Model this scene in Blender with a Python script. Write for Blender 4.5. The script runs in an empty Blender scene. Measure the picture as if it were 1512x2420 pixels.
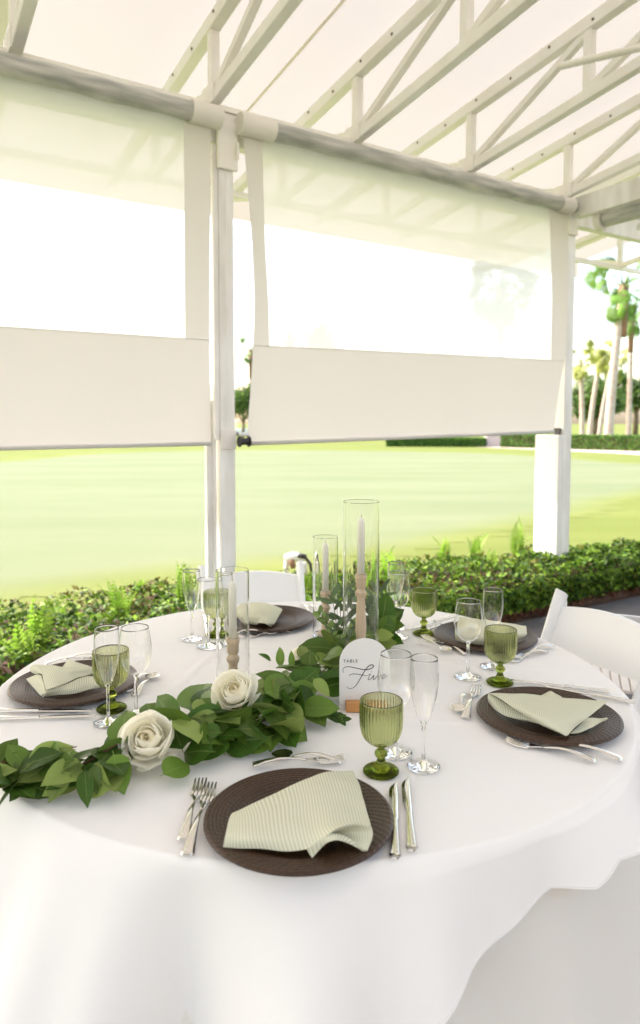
import bpy, math, random
import numpy as np
from mathutils import Vector, Matrix, noise

random.seed(7); RNG = np.random.default_rng(7)
sc = bpy.context.scene
COL = sc.collection
R = math.radians

# ------------------------------------------------------------------ camera
EYE = 1.46; FPX = 1650.0; CX, CY, HZ = 756.0, 1100.0, 1000.0
PITCH = math.atan((CY - HZ) / FPX)
cam = bpy.data.cameras.new('camera'); camo = bpy.data.objects.new('camera', cam); COL.objects.link(camo)
cam.sensor_fit = 'VERTICAL'; cam.sensor_height = 36.0
cam.lens = FPX / 2419.0 * 36.0
cam.shift_y = -(1209.5 - CY) / 2419.0
cam.clip_start = 0.05; cam.clip_end = 3000
camo.location = (0, 0, EYE); camo.rotation_euler = (math.pi / 2 - PITCH, 0, 0)
cam.dof.use_dof = True; cam.dof.focus_distance = 1.75; cam.dof.aperture_fstop = 3.2
sc.camera = camo

# ------------------------------------------------------------------ sky and sun
SUN_EL, SUN_AZ = R(46), R(-62)
world = bpy.data.worlds.new('World'); sc.world = world; world.use_nodes = True
wn = world.node_tree; wn.nodes.clear()
wo = wn.nodes.new('ShaderNodeOutputWorld'); wb = wn.nodes.new('ShaderNodeBackground'); ws = wn.nodes.new('ShaderNodeTexSky')
ws.sky_type = 'NISHITA'; ws.sun_disc = False; ws.sun_elevation = SUN_EL; ws.sun_rotation = SUN_AZ
ws.air_density = 1.0; ws.dust_density = 3.0; ws.ozone_density = 1.0
wb.inputs[1].default_value = 0.15
tint = wn.nodes.new('ShaderNodeMix'); tint.data_type = 'RGBA'; tint.blend_type = 'MULTIPLY'; tint.inputs[0].default_value = 1; tint.inputs[7].default_value = (1.12, .985, .86, 1)   # pale hazy sky
wn.links.new(ws.outputs[0], tint.inputs[6]); wn.links.new(tint.outputs[2], wb.inputs[0]); wn.links.new(wb.outputs[0], wo.inputs[0])
sun = bpy.data.lights.new('sun', 'SUN'); suno = bpy.data.objects.new('sun', sun); COL.objects.link(suno)
sun.energy = 2.0; sun.angle = R(0.5); sun.color = (1.0, 0.975, 0.94)
sd = Vector((math.sin(SUN_AZ) * math.cos(SUN_EL), math.cos(SUN_AZ) * math.cos(SUN_EL), math.sin(SUN_EL)))
suno.rotation_euler = sd.to_track_quat('Z', 'Y').to_euler()
sc.view_settings.view_transform = 'Standard'; sc.view_settings.look = 'None'
sc.view_settings.exposure = 2.28; sc.view_settings.gamma = 1.0
sc.view_settings.use_curve_mapping = False
cy = sc.cycles
cy.use_denoising = True; cy.max_bounces = 18; cy.diffuse_bounces = 5; cy.glossy_bounces = 6
cy.transmission_bounces = 18; cy.transparent_max_bounces = 16; cy.blur_glossy = 0.5
cy.sample_clamp_indirect = 8.0; cy.caustics_reflective = True; cy.caustics_refractive = True

# ------------------------------------------------------------------ helpers
def ray(px, py):
    cp, sp = math.cos(PITCH), math.sin(PITCH)
    x = (px - CX) / FPX; u = -(py - CY) / FPX
    return Vector((x, cp + u * sp, -sp + u * cp))
def at(px, py, z=0.0):
    """survey point: where the sight line meets the level z"""
    d = ray(px, py); k = (z - EYE) / d.z
    return Vector((d.x * k, d.y * k, z))
def at_y(px, py, Y):
    d = ray(px, py); k = Y / d.y
    return Vector((d.x * k, Y, EYE + d.z * k))
# tent wall frame: t runs left along the wall from the right post, d outwards
PR = Vector((2.12, 6.0, 0)); U = Vector((math.sin(R(57.8)), math.cos(R(57.8)), 0)); N = Vector((-U.y, U.x, 0))
def W(t, d, z): return PR - U * t + N * d + Vector((0, 0, z))
def wall_at(px, py, d):
    r = ray(px, py); o = Vector((0, 0, EYE)); k = (PR + N * d - o).dot(N) / r.dot(N); p = o + r * k
    return -(p - PR).dot(U), p.z

def tag(o, label=None, cat=None, group=None, kind=None):
    if label: o['label'] = label
    if cat: o['category'] = cat
    if group: o['group'] = group
    if kind: o['kind'] = kind
    return o
def empty(name, loc=(0, 0, 0), rz=0.0, label=None, cat=None, group=None):
    o = bpy.data.objects.new(name, None); COL.objects.link(o); o.location = loc; o.rotation_euler = (0, 0, rz)
    o.empty_display_size = 0.05
    return tag(o, label, cat, group)
def copy_tree(o, parent=None):
    c = o.copy(); COL.objects.link(c)
    if parent: c.parent = parent
    for ch in list(o.children): copy_tree(ch, c)
    return c

class MB:
    def __init__(s): s.v = []; s.f = []; s.uv = None
    def add(s, vs, fs):
        b = len(s.v); s.v += [tuple(v) for v in vs]; s.f += [tuple(b + i for i in f) for f in fs]; return s
    def box(s, lo, hi, M=None):
        x0, y0, z0 = lo; x1, y1, z1 = hi
        vs = [Vector(p) for p in ((x0,y0,z0),(x1,y0,z0),(x1,y1,z0),(x0,y1,z0),(x0,y0,z1),(x1,y0,z1),(x1,y1,z1),(x0,y1,z1))]
        if M: vs = [M @ v for v in vs]
        return s.add(vs, [(0,3,2,1),(4,5,6,7),(0,1,5,4),(1,2,6,5),(2,3,7,6),(3,0,4,7)])
    def bar(s, a, b, w, h=None, up=Vector((0, 0, 1))):
        a = Vector(a); b = Vector(b); h = h or w; d = (b - a).normalized()
        if abs(d.dot(up)) > .98: up = N if abs(d.dot(N)) < .9 else U
        sx = d.cross(up).normalized(); sz = sx.cross(d)
        vs = [p + sx * (i * w / 2) + sz * (j * h / 2) for p in (a, b) for i, j in ((-1,-1),(1,-1),(1,1),(-1,1))]
        return s.add(vs, [(0,3,2,1),(4,5,6,7),(0,1,5,4),(1,2,6,5),(2,3,7,6),(3,0,4,7)])
    def tube(s, pts, r, n=8, flat=1.0, cap=True, up=Vector((0, 0, 1))):
        pts = [Vector(p) for p in pts]; rr = r if isinstance(r, (list, tuple)) else [r] * len(pts)
        b = len(s.v); prev = None
        for i, p in enumerate(pts):
            d = (pts[min(i + 1, len(pts) - 1)] - pts[max(i - 1, 0)]).normalized()
            if prev is None:
                a = up if abs(d.dot(up)) < .95 else Vector((1, 0, 0))
                x = d.cross(a).normalized()
            else: x = (prev - d * prev.dot(d)).normalized()
            prev = x; y = x.cross(d)
            for k in range(n):
                an = 2 * math.pi * k / n
                s.v.append(tuple(p + x * math.cos(an) * rr[i] + y * math.sin(an) * rr[i] * flat))
        for i in range(len(pts) - 1):
            for k in range(n):
                k2 = (k + 1) % n; s.f.append((b+i*n+k, b+i*n+k2, b+(i+1)*n+k2, b+(i+1)*n+k))
        if cap:
            s.f.append(tuple(b + k for k in reversed(range(n)))); s.f.append(tuple(b+(len(pts)-1)*n+k for k in range(n)))
        return s
    def lathe(s, prof, n=40, c=(0, 0, 0), rf=None, close=False):
        b = len(s.v); idx = []
        for i, (r, z) in enumerate(prof):
            if r < 1e-6: idx.append([len(s.v)] * n); s.v.append((c[0], c[1], c[2] + z)); continue
            row = []
            for k in range(n):
                a = 2 * math.pi * k / n; q = r * (rf(i, a, r, z) if rf else 1)
                row.append(len(s.v)); s.v.append((c[0] + q * math.cos(a), c[1] + q * math.sin(a), c[2] + z))
            idx.append(row)
        m = len(prof)
        for i in range(m if close else m - 1):
            A, B = idx[i], idx[(i + 1) % m]
            for k in range(n):
                k2 = (k + 1) % n; f = [A[k], A[k2], B[k2], B[k]]
                g = [];
                for q in f:
                    if q not in g: g.append(q)
                if len(g) > 2: s.f.append(tuple(g))
        return s
    def grid(s, rows, uvs=None):
        nr, nc = len(rows), len(rows[0]); b = len(s.v)
        for r_ in rows: s.v += [tuple(p) for p in r_]
        for i in range(nr - 1):
            for j in range(nc - 1): s.f.append((b+i*nc+j, b+i*nc+j+1, b+(i+1)*nc+j+1, b+(i+1)*nc+j))
        if uvs is not None: s.uv = (s.uv or []) + [u for r_ in uvs for u in r_]
        return s
    def mesh(s, name):
        me = bpy.data.meshes.new(name); me.from_pydata(s.v, [], s.f)
        if s.uv:
            l = me.uv_layers.new(name='UVMap'); vi = np.empty(len(me.loops), int); me.loops.foreach_get('vertex_index', vi)
            l.data.foreach_set('uv', np.array(s.uv, dtype=np.float32)[vi].ravel())
        return me
    def build(s, name, mat, parent=None, smooth=True, angle=None, bevel=None):
        me = s.mesh(name); me.materials.append(mat)
        o = bpy.data.objects.new(name, me); COL.objects.link(o)
        if parent: o.parent = parent
        if smooth: me.polygons.foreach_set('use_smooth', [True] * len(me.polygons))
        if angle and smooth: me.set_sharp_from_angle(angle=R(angle))
        if bevel:
            m = o.modifiers.new('b', 'BEVEL'); m.width = bevel; m.segments = 2; m.limit_method = 'ANGLE'
        me.update(); return o

def catmull(P, n):
    P = [Vector(p) for p in P]; m = len(P) - 1; out = []
    for i in range(n):
        x = i / (n - 1) * m; k = min(int(x), m - 1); t = x - k
        p0, p1, p2, p3 = P[max(k-1, 0)], P[k], P[k+1], P[min(k+2, m)]
        out.append(0.5 * ((2*p1) + (p2-p0)*t + (2*p0-5*p1+4*p2-p3)*t*t + (3*p1-p0-3*p2+p3)*t**3))
    return out

# ------------------------------------------------------------------ materials
def newmat(name):
    m = bpy.data.materials.new(name); m.use_nodes = True; nt = m.node_tree; nt.nodes.clear()
    out = nt.nodes.new('ShaderNodeOutputMaterial'); return m, nt, out
def nd(nt, t, **kw):
    n = nt.nodes.new(t)
    for k, v in kw.items():
        if k[0] == 'i' and k[1:].isdigit(): n.inputs[int(k[1:])].default_value = v
        elif k in n.inputs: n.inputs[k].default_value = v
        else: setattr(n, k, v)
    return n
def pbr(name, col, rough=.5, metal=0, col2=None, nscale=8, bump=0, bscale=60, spec=.5, coat=0, coord='Object', detail=4, sheen=0, stretch=None):
    m, nt, out = newmat(name); L = nt.links.new
    p = nd(nt, 'ShaderNodeBsdfPrincipled'); p.inputs['Base Color'].default_value = (*col, 1)
    p.inputs['Roughness'].default_value = rough; p.inputs['Metallic'].default_value = metal
    p.inputs['Specular IOR Level'].default_value = spec; p.inputs['Coat Weight'].default_value = coat
    p.inputs['Sheen Weight'].default_value = sheen
    tc = nd(nt, 'ShaderNodeTexCoord'); src = tc.outputs[coord]
    if stretch:
        mp = nd(nt, 'ShaderNodeMapping'); mp.inputs['Scale'].default_value = stretch; L(src, mp.inputs[0]); src = mp.outputs[0]
    if col2:
        no = nd(nt, 'ShaderNodeTexNoise', Scale=nscale, Detail=detail); L(src, no.inputs['Vector'])
        cr = nd(nt, 'ShaderNodeValToRGB'); cr.color_ramp.elements[0].position = .35; cr.color_ramp.elements[1].position = .68
        cr.color_ramp.elements[0].color = (*col, 1); cr.color_ramp.elements[1].color = (*col2, 1)
        L(no.outputs[0], cr.inputs[0]); L(cr.outputs[0], p.inputs['Base Color'])
    if bump:
        nb = nd(nt, 'ShaderNodeTexNoise', Scale=bscale, Detail=5.0); L(src, nb.inputs['Vector'])
        bp = nd(nt, 'ShaderNodeBump', Strength=bump, Distance=.002); L(nb.outputs[0], bp.inputs['Height']); L(bp.outputs[0], p.inputs['Normal'])
    L(p.outputs[0], out.inputs[0]); return m
def glass(name, col=(1, 1, 1), rough=0.0, ior=1.45, absorb=None):
    m, nt, out = newmat(name)
    g = nd(nt, 'ShaderNodeBsdfGlass'); g.inputs[0].default_value = (*col, 1); g.inputs['Roughness'].default_value = rough; g.inputs['IOR'].default_value = ior
    nt.links.new(g.outputs[0], out.inputs[0])
    if absorb:
        a = nd(nt, 'ShaderNodeVolumeAbsorption'); a.inputs[0].default_value = (*absorb[0], 1); a.inputs[1].default_value = absorb[1]
        nt.links.new(a.outputs[0], out.inputs['Volume'])
    return m
def cloth(name, col, trans, tcol=None, rough=.8, bump=.1, bscale=900, col2=None, nscale=3, through=0.0, gloss=0.0):
    """woven sheet: diffuse face, light coming through it, optional clear share"""
    m, nt, out = newmat(name); L = nt.links.new
    d = nd(nt, 'ShaderNodeBsdfDiffuse'); t = nd(nt, 'ShaderNodeBsdfTranslucent')
    d.inputs[0].default_value = (*col, 1); t.inputs[0].default_value = (*(tcol or col), 1)
    tc = nd(nt, 'ShaderNodeTexCoord')
    if col2:
        no = nd(nt, 'ShaderNodeTexNoise', Scale=nscale, Detail=5.0); L(tc.outputs['Object'], no.inputs['Vector'])
        mx = nd(nt, 'ShaderNodeMix', data_type='RGBA'); mx.inputs[6].default_value = (*col, 1); mx.inputs[7].default_value = (*col2, 1)
        L(no.outputs[0], mx.inputs[0]); L(mx.outputs[2], d.inputs[0]); 
    if bump:
        nb = nd(nt, 'ShaderNodeTexNoise', Scale=bscale, Detail=2.0); L(tc.outputs['Object'], nb.inputs['Vector'])
        bp = nd(nt, 'ShaderNodeBump', Strength=bump, Distance=.001); L(nb.outputs[0], bp.inputs['Height']); L(bp.outputs[0], d.inputs['Normal'])
    mx = nd(nt, 'ShaderNodeMixShader'); mx.inputs[0].default_value = trans; L(d.outputs[0], mx.inputs[1]); L(t.outputs[0], mx.inputs[2]); res = mx
    if through:
        tr = nd(nt, 'ShaderNodeBsdfTransparent'); m2 = nd(nt, 'ShaderNodeMixShader'); m2.inputs[0].default_value = through
        L(res.outputs[0], m2.inputs[1]); L(tr.outputs[0], m2.inputs[2]); res = m2
    if gloss:
        g = nd(nt, 'ShaderNodeBsdfGlossy'); g.inputs['Roughness'].default_value = .08
        m3 = nd(nt, 'ShaderNodeMixShader'); m3.inputs[0].default_value = gloss; L(res.outputs[0], m3.inputs[1]); L(g.outputs[0], m3.inputs[2]); res = m3
    L(res.outputs[0], out.inputs[0]); return m
def leafmat(name, top, under, rough=.42, trans=.25, veins=True):
    m, nt, out = newmat(name); L = nt.links.new
    geo = nd(nt, 'ShaderNodeNewGeometry'); oi = nd(nt, 'ShaderNodeObjectInfo')
    mx = nd(nt, 'ShaderNodeMix', data_type='RGBA'); mx.inputs[6].default_value = (*top, 1); mx.inputs[7].default_value = (*under, 1)
    L(geo.outputs['Backfacing'], mx.inputs[0])
    hs = nd(nt, 'ShaderNodeHueSaturation'); mr = nd(nt, 'ShaderNodeMapRange', i3=.65, i4=1.4); L(oi.outputs['Random'], mr.inputs[0]); L(mr.outputs[0], hs.inputs['Value'])
    L(mx.outputs[2], hs.inputs['Color']); c = hs.outputs[0]
    if veins:
        uv = nd(nt, 'ShaderNodeUVMap'); sx = nd(nt, 'ShaderNodeSeparateXYZ'); L(uv.outputs[0], sx.inputs[0])
        ab = nd(nt, 'ShaderNodeMath', operation='ABSOLUTE'); L(sx.outputs[0], ab.inputs[0])
        mid = nd(nt, 'ShaderNodeMath', operation='LESS_THAN', i1=.045); L(ab.outputs[0], mid.inputs[0])
        m1 = nd(nt, 'ShaderNodeMath', operation='MULTIPLY', i1=.35); L(ab.outputs[0], m1.inputs[0])
        su = nd(nt, 'ShaderNodeMath', operation='SUBTRACT'); L(sx.outputs[1], su.inputs[0]); L(m1.outputs[0], su.inputs[1])
        sc_ = nd(nt, 'ShaderNodeMath', operation='MULTIPLY', i1=6.5); L(su.outputs[0], sc_.inputs[0])
        fr = nd(nt, 'ShaderNodeMath', operation='FRACT'); L(sc_.outputs[0], fr.inputs[0])
        lt = nd(nt, 'ShaderNodeMath', operation='LESS_THAN', i1=.10); L(fr.outputs[0], lt.inputs[0])
        mm = nd(nt, 'ShaderNodeMath', operation='MULTIPLY', i1=.28); L(lt.outputs[0], mm.inputs[0])
        ad = nd(nt, 'ShaderNodeMath', operation='MAXIMUM'); L(mid.outputs[0], ad.inputs[0]); L(mm.outputs[0], ad.inputs[1])
        m5 = nd(nt, 'ShaderNodeMath', operation='MULTIPLY', i1=.34); L(ad.outputs[0], m5.inputs[0])
        vx = nd(nt, 'ShaderNodeMix', data_type='RGBA'); vx.inputs[7].default_value = (.30, .38, .12, 1)
        L(m5.outputs[0], vx.inputs[0]); L(c, vx.inputs[6]); c = vx.outputs[2]
    p = nd(nt, 'ShaderNodeBsdfPrincipled'); p.inputs['Roughness'].default_value = rough; L(c, p.inputs['Base Color'])
    p.inputs['Specular IOR Level'].default_value = .28
    t = nd(nt, 'ShaderNodeBsdfTranslucent'); L(c, t.inputs[0]); ms = nd(nt, 'ShaderNodeMixShader'); ms.inputs[0].default_value = trans
    L(p.outputs[0], ms.inputs[1]); L(t.outputs[0], ms.inputs[2]); L(ms.outputs[0], out.inputs[0]); return m
def vcolmat(name, rough=.5, trans=.3, spec=.35):
    m, nt, out = newmat(name); L = nt.links.new
    a = nd(nt, 'ShaderNodeAttribute', attribute_name='leaf_colour')
    p = nd(nt, 'ShaderNodeBsdfPrincipled'); p.inputs['Roughness'].default_value = rough; p.inputs['Specular IOR Level'].default_value = spec
    t = nd(nt, 'ShaderNodeBsdfTranslucent'); ms = nd(nt, 'ShaderNodeMixShader'); ms.inputs[0].default_value = trans
    L(a.outputs[0], p.inputs['Base Color']); L(a.outputs[0], t.inputs[0]); L(p.outputs[0], ms.inputs[1]); L(t.outputs[0], ms.inputs[2]); L(ms.outputs[0], out.inputs[0]); return m

M = {}
M['roof'] = cloth('roof_fabric', (.78, .76, .72), .72, (.200, .192, .178), col2=(.72, .70, .66), nscale=.9, bump=0)
M['paint'] = pbr('white_paint', (.88, .875, .865), .45, col2=(.70, .68, .64), nscale=9, bump=.15, bscale=30, stretch=(1, 1, .25))
M['truss'] = pbr('cream_painted_steel', (.90, .885, .855), .45, col2=(.84, .81, .75), nscale=4)
M['rust'] = pbr('rusty_screw', (.10, .06, .03), .7)
M['panel'] = cloth('blind_fabric', (.735, .715, .69), .28, (.66, .645, .62), col2=(.775, .755, .73), nscale=1.5, bump=.05, bscale=300)
M['vinyl'] = cloth('clear_vinyl', (.86, .87, .88), .66, (.90, .94, 1.0), through=.27, bump=0, gloss=.08)
M['roll'] = pbr('rolled_vinyl', (.34, .35, .33), .35, col2=(.62, .61, .58), nscale=3, bump=.8, bscale=7, stretch=(1.2, 1.2, 9), coat=.3)
M['sleeve'] = pbr('white_sleeve', (.80, .77, .72), .6)
M['black'] = pbr('black_plastic', (.03, .03, .03), .5)
M['linen'] = cloth('white_tablecloth', (.925, .91, .89), .03, bump=.15, bscale=700)
M['linen2'] = cloth('ivory_undercloth', (.88, .85, .80), .05, bump=.15, bscale=700)
M['resin'] = pbr('white_resin', (.80, .80, .79), .35, bump=.05, bscale=200)
M['slat'] = pbr('cream_slat', (.76, .70, .65), .5)
M['clear'] = glass('clear_glass', (1, 1, 1), 0, 1.45)
M['green'] = glass('green_glass', (.85, .87, .71), 0.0, 1.42)
M['green_solid'] = glass('green_glass_solid', (.53, .58, .26), 0.0, 1.45)
M['steel'] = pbr('polished_cutlery', (.80, .77, .72), .14, 1.0)
M['wax'] = pbr('ivory_wax', (.96, .935, .82), .45); 
M['wick'] = pbr('wick', (.62, .55, .42), .9)
M['beech'] = pbr('pale_turned_wood', (.68, .53, .37), .55, col2=(.62, .47, .31), nscale=10, stretch=(6, 6, .5), bump=.1)
M['oak'] = pbr('orange_wood', (.55, .27, .09), .5, col2=(.46, .21, .065), nscale=8, stretch=(.6, 6, 6))
M['board'] = pbr('white_acrylic', (.76, .75, .73), .3)
M['ink'] = pbr('black_lettering', (.012, .012, .012), .5)
M['leaf_dark'] = leafmat('leaf_dark', (.050, .115, .013), (.11, .19, .04))
M['leaf_mid'] = leafmat('leaf_mid', (.110, .195, .028), (.16, .23, .05))
M['leaf_light'] = leafmat('leaf_light', (.23, .31, .075), (.24, .31, .09), rough=.5)
M['leaf_grey'] = leafmat('leaf_grey', (.11, .17, .08), (.16, .21, .11), rough=.55, veins=False)
M['leaf_small'] = leafmat('leaf_small', (.16, .24, .07), (.20, .28, .10), veins=False)
M['stem'] = pbr('green_stem', (.12, .11, .04), .6)
M['stem_red'] = pbr('red_stem', (.13, .05, .025), .6)
M['petal'] = cloth('rose_petal', (.98, .965, .89), .55, (.98, .96, .86), bump=0)
M['petal_heart'] = cloth('rose_heart_petal', (.96, .92, .78), .45, (.97, .91, .70), bump=0)
M['leafage'] = vcolmat('leafage', .5, .30, .15)
M['leafage_far'] = vcolmat('leafage_far', .6, .35)
M['bark'] = pbr('bark', (.22, .17, .12), .9, col2=(.14, .10, .07), nscale=6, bump=.5, bscale=20)
M['palm_bark'] = pbr('palm_bark', (.55, .47, .41), .9, col2=(.46, .33, .26), nscale=2.5, bump=.5, bscale=20, stretch=(1, 1, 2))
M['palm_boot'] = pbr('palm_boot_bark', (.30, .17, .11), .9, col2=(.22, .12, .08), nscale=3)
M['soil'] = pbr('mulch', (.045, .028, .018), .95, col2=(.10, .05, .028), nscale=25, bump=1, bscale=60)
M['pave'] = pbr('grey_concrete', (.085, .083, .086), .8, col2=(.06, .06, .064), nscale=3, bump=.3, bscale=80)
M['path'] = pbr('pink_path', (.52, .42, .37), .9, col2=(.46, .37, .32), nscale=2)
M['stucco'] = pbr('pale_wall', (.62, .55, .50), .9)

def grass_mat(name, a, b, c, s1, s2):
    m, nt, out = newmat(name); L = nt.links.new; tc = nd(nt, 'ShaderNodeTexCoord')
    n1 = nd(nt, 'ShaderNodeTexNoise', Scale=s1, Detail=3.0); n2 = nd(nt, 'ShaderNodeTexNoise', Scale=s2, Detail=9.0, Roughness=.8)
    mp = nd(nt, 'ShaderNodeMapping'); mp.inputs['Rotation'].default_value = (0, 0, R(-25)); mp.inputs['Scale'].default_value = (1, 3.2, 1)
    L(tc.outputs['Object'], mp.inputs[0]); L(mp.outputs[0], n1.inputs['Vector']); L(tc.outputs['Object'], n2.inputs['Vector'])
    r1 = nd(nt, 'ShaderNodeValToRGB'); e = r1.color_ramp.elements; e[0].position = .38; e[1].position = .64; e[0].color = (*a, 1); e[1].color = (*b, 1)
    L(n1.outputs[0], r1.inputs[0]); mx = nd(nt, 'ShaderNodeMix', data_type='RGBA'); mx.inputs[7].default_value = (*c, 1)
    mr = nd(nt, 'ShaderNodeMapRange', i1=.4, i2=.8, i3=0.0, i4=.9); L(n2.outputs[0], mr.inputs[0]); L(mr.outputs[0], mx.inputs[0]); L(r1.outputs[0], mx.inputs[6])
    p = nd(nt, 'ShaderNodeBsdfPrincipled', Roughness=.95); p.inputs['Specular IOR Level'].default_value = .05
    bp = nd(nt, 'ShaderNodeBump', Strength=.5, Distance=.03); L(n2.outputs[0], bp.inputs['Height']); L(bp.outputs[0], p.inputs['Normal'])
    L(mx.outputs[2], p.inputs['Base Color']); L(p.outputs[0], out.inputs[0]); return m
FR1, FR2, FR3 = (.134, .164, .046), (.165, .192, .060), (.108, .140, .032)
M['rough_grass'] = grass_mat('fringe_grass', FR1, FR2, FR3, .25, 30)
M['green_turf'] = grass_mat('putting_turf', (.148, .178, .100), (.176, .200, .122), (.132, .162, .082), .16, 40)
def soft_edge(m):
    nt = m.node_tree; L = nt.links.new; p = nt.nodes['Principled BSDF']; src = p.inputs['Base Color'].links[0].from_socket
    a = nd(nt, 'ShaderNodeAttribute', attribute_name='mown'); mx = nd(nt, 'ShaderNodeMix', data_type='RGBA'); tc = nd(nt, 'ShaderNodeTexCoord')
    no = nd(nt, 'ShaderNodeTexNoise', Scale=.25, Detail=3.0); mp = nd(nt, 'ShaderNodeMapping'); mp.inputs['Rotation'].default_value = (0, 0, R(-25)); mp.inputs['Scale'].default_value = (1, 3.2, 1)
    L(tc.outputs['Object'], mp.inputs[0]); L(mp.outputs[0], no.inputs['Vector']); r1 = nd(nt, 'ShaderNodeValToRGB'); e = r1.color_ramp.elements; e[0].position = .38; e[1].position = .64; e[0].color = (*FR1, 1); e[1].color = (*FR2, 1)
    L(no.outputs[0], r1.inputs[0]); L(a.outputs['Fac'], mx.inputs[0]); L(r1.outputs[0], mx.inputs[6]); L(src, mx.inputs[7]); L(mx.outputs[2], p.inputs['Base Color'])
soft_edge(M['green_turf'])

def charger_mat():
    m, nt, out = newmat('woven_brown'); L = nt.links.new; tc = nd(nt, 'ShaderNodeTexCoord'); sx = nd(nt, 'ShaderNodeSeparateXYZ'); L(tc.outputs['Object'], sx.inputs[0])
    an = nd(nt, 'ShaderNodeMath', operation='ARCTAN2'); L(sx.outputs[1], an.inputs[0]); L(sx.outputs[0], an.inputs[1])
    vl = nd(nt, 'ShaderNodeVectorMath', operation='LENGTH'); L(tc.outputs['Object'], vl.inputs[0])
    rr = nd(nt, 'ShaderNodeMath', operation='MULTIPLY', i1=280.0); L(vl.outputs['Value'], rr.inputs[0])
    aa = nd(nt, 'ShaderNodeMath', operation='MULTIPLY', i1=70.0); L(an.outputs[0], aa.inputs[0])
    ad = nd(nt, 'ShaderNodeMath', operation='ADD'); L(rr.outputs[0], ad.inputs[0]); L(aa.outputs[0], ad.inputs[1])
    si = nd(nt, 'ShaderNodeMath', operation='SINE'); L(ad.outputs[0], si.inputs[0])
    no = nd(nt, 'ShaderNodeTexNoise', Scale=220.0, Detail=3.0); L(tc.outputs['Object'], no.inputs['Vector'])
    si2 = nd(nt, 'ShaderNodeMath', operation='MULTIPLY', i1=.45); L(si.outputs[0], si2.inputs[0]); hs = nd(nt, 'ShaderNodeMath', operation='ADD'); L(si2.outputs[0], hs.inputs[0]); L(no.outputs[0], hs.inputs[1])
    bp = nd(nt, 'ShaderNodeBump', Strength=.55, Distance=.0012); L(hs.outputs[0], bp.inputs['Height'])
    cr = nd(nt, 'ShaderNodeValToRGB'); e = cr.color_ramp.elements; e[0].position = .3; e[1].position = .75; e[0].color = (.022, .009, .003, 1); e[1].color = (.070, .030, .011, 1)
    L(no.outputs[0], cr.inputs[0])
    p = nd(nt, 'ShaderNodeBsdfPrincipled', Roughness=.40); p.inputs['Specular IOR Level'].default_value = .5; L(cr.outputs[0], p.inputs['Base Color']); L(bp.outputs[0], p.inputs['Normal']); L(p.outputs[0], out.inputs[0]); return m
M['charger'] = charger_mat()
def napkin_mat():
    m, nt, out = newmat('striped_linen'); L = nt.links.new; uv = nd(nt, 'ShaderNodeUVMap'); sx = nd(nt, 'ShaderNodeSeparateXYZ'); L(uv.outputs[0], sx.inputs[0])
    mu = nd(nt, 'ShaderNodeMath', operation='MULTIPLY', i1=2 * math.pi * 170); L(sx.outputs[0], mu.inputs[0])
    si = nd(nt, 'ShaderNodeMath', operation='SINE'); L(mu.outputs[0], si.inputs[0])
    mr = nd(nt, 'ShaderNodeMapRange', i1=-.3, i2=.6, i3=0.0, i4=1.0); L(si.outputs[0], mr.inputs[0])
    mx = nd(nt, 'ShaderNodeMix', data_type='RGBA'); mx.inputs[6].default_value = (.65, .66, .48, 1); mx.inputs[7].default_value = (.83, .82, .68, 1)
    L(mr.outputs[0], mx.inputs[0])
    tc = nd(nt, 'ShaderNodeTexCoord'); no = nd(nt, 'ShaderNodeTexNoise', Scale=900.0); L(tc.outputs['Object'], no.inputs['Vector'])
    bp = nd(nt, 'ShaderNodeBump', Strength=.25, Distance=.0008); L(no.outputs[0], bp.inputs['Height'])
    d = nd(nt, 'ShaderNodeBsdfDiffuse'); L(mx.outputs[2], d.inputs[0]); L(bp.outputs[0], d.inputs['Normal'])
    t = nd(nt, 'ShaderNodeBsdfTranslucent'); L(mx.outputs[2], t.inputs[0]); ms = nd(nt, 'ShaderNodeMixShader'); ms.inputs[0].default_value = .15
    L(d.outputs[0], ms.inputs[1]); L(t.outputs[0], ms.inputs[2]); L(ms.outputs[0], out.inputs[0]); return m
M['napkin'] = napkin_mat()

# ------------------------------------------------------------------ ground
def poly(name, pts, z, mat, thick=None, kind='structure'):
    mb = MB(); n = len(pts); v = [(p[0], p[1], z) for p in pts]
    mb.add(v, [tuple(range(n))])
    if thick:
        mb.add([(p[0], p[1], z - thick) for p in pts], []); mb.f += [(i, n + i, n + (i + 1) % n, (i + 1) % n) for i in range(n)]
    o = mb.build(name, mat, smooth=False); tag(o, kind=kind); return o
g = MB(); g.grid([[(x, y, 0) for x in (-900, -100, -20, 0, 20, 100, 900)] for y in (-300, -50, 0, 20, 60, 200, 1500)])
tag(g.build('ground', M['rough_grass'], smooth=False), kind='structure')
pg = [(-500,1470),(-200,1425),(57,1388),(250,1364),(430,1342),(700,1312),(930,1284),(1080,1258),(1200,1232),(1330,1203),(1454,1172),(1600,1135),(1640,1110),(1560,1099),(1454,1093),(1300,1081),(1100,1070),(700,1064),(400,1067),(200,1075),(57,1088),(-300,1110),(-600,1160),(-700,1300)]
pgw = [at(x, y, 0) for x, y in pg]
ring = catmull(pgw + [pgw[0]], 160)[:-1]
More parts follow.
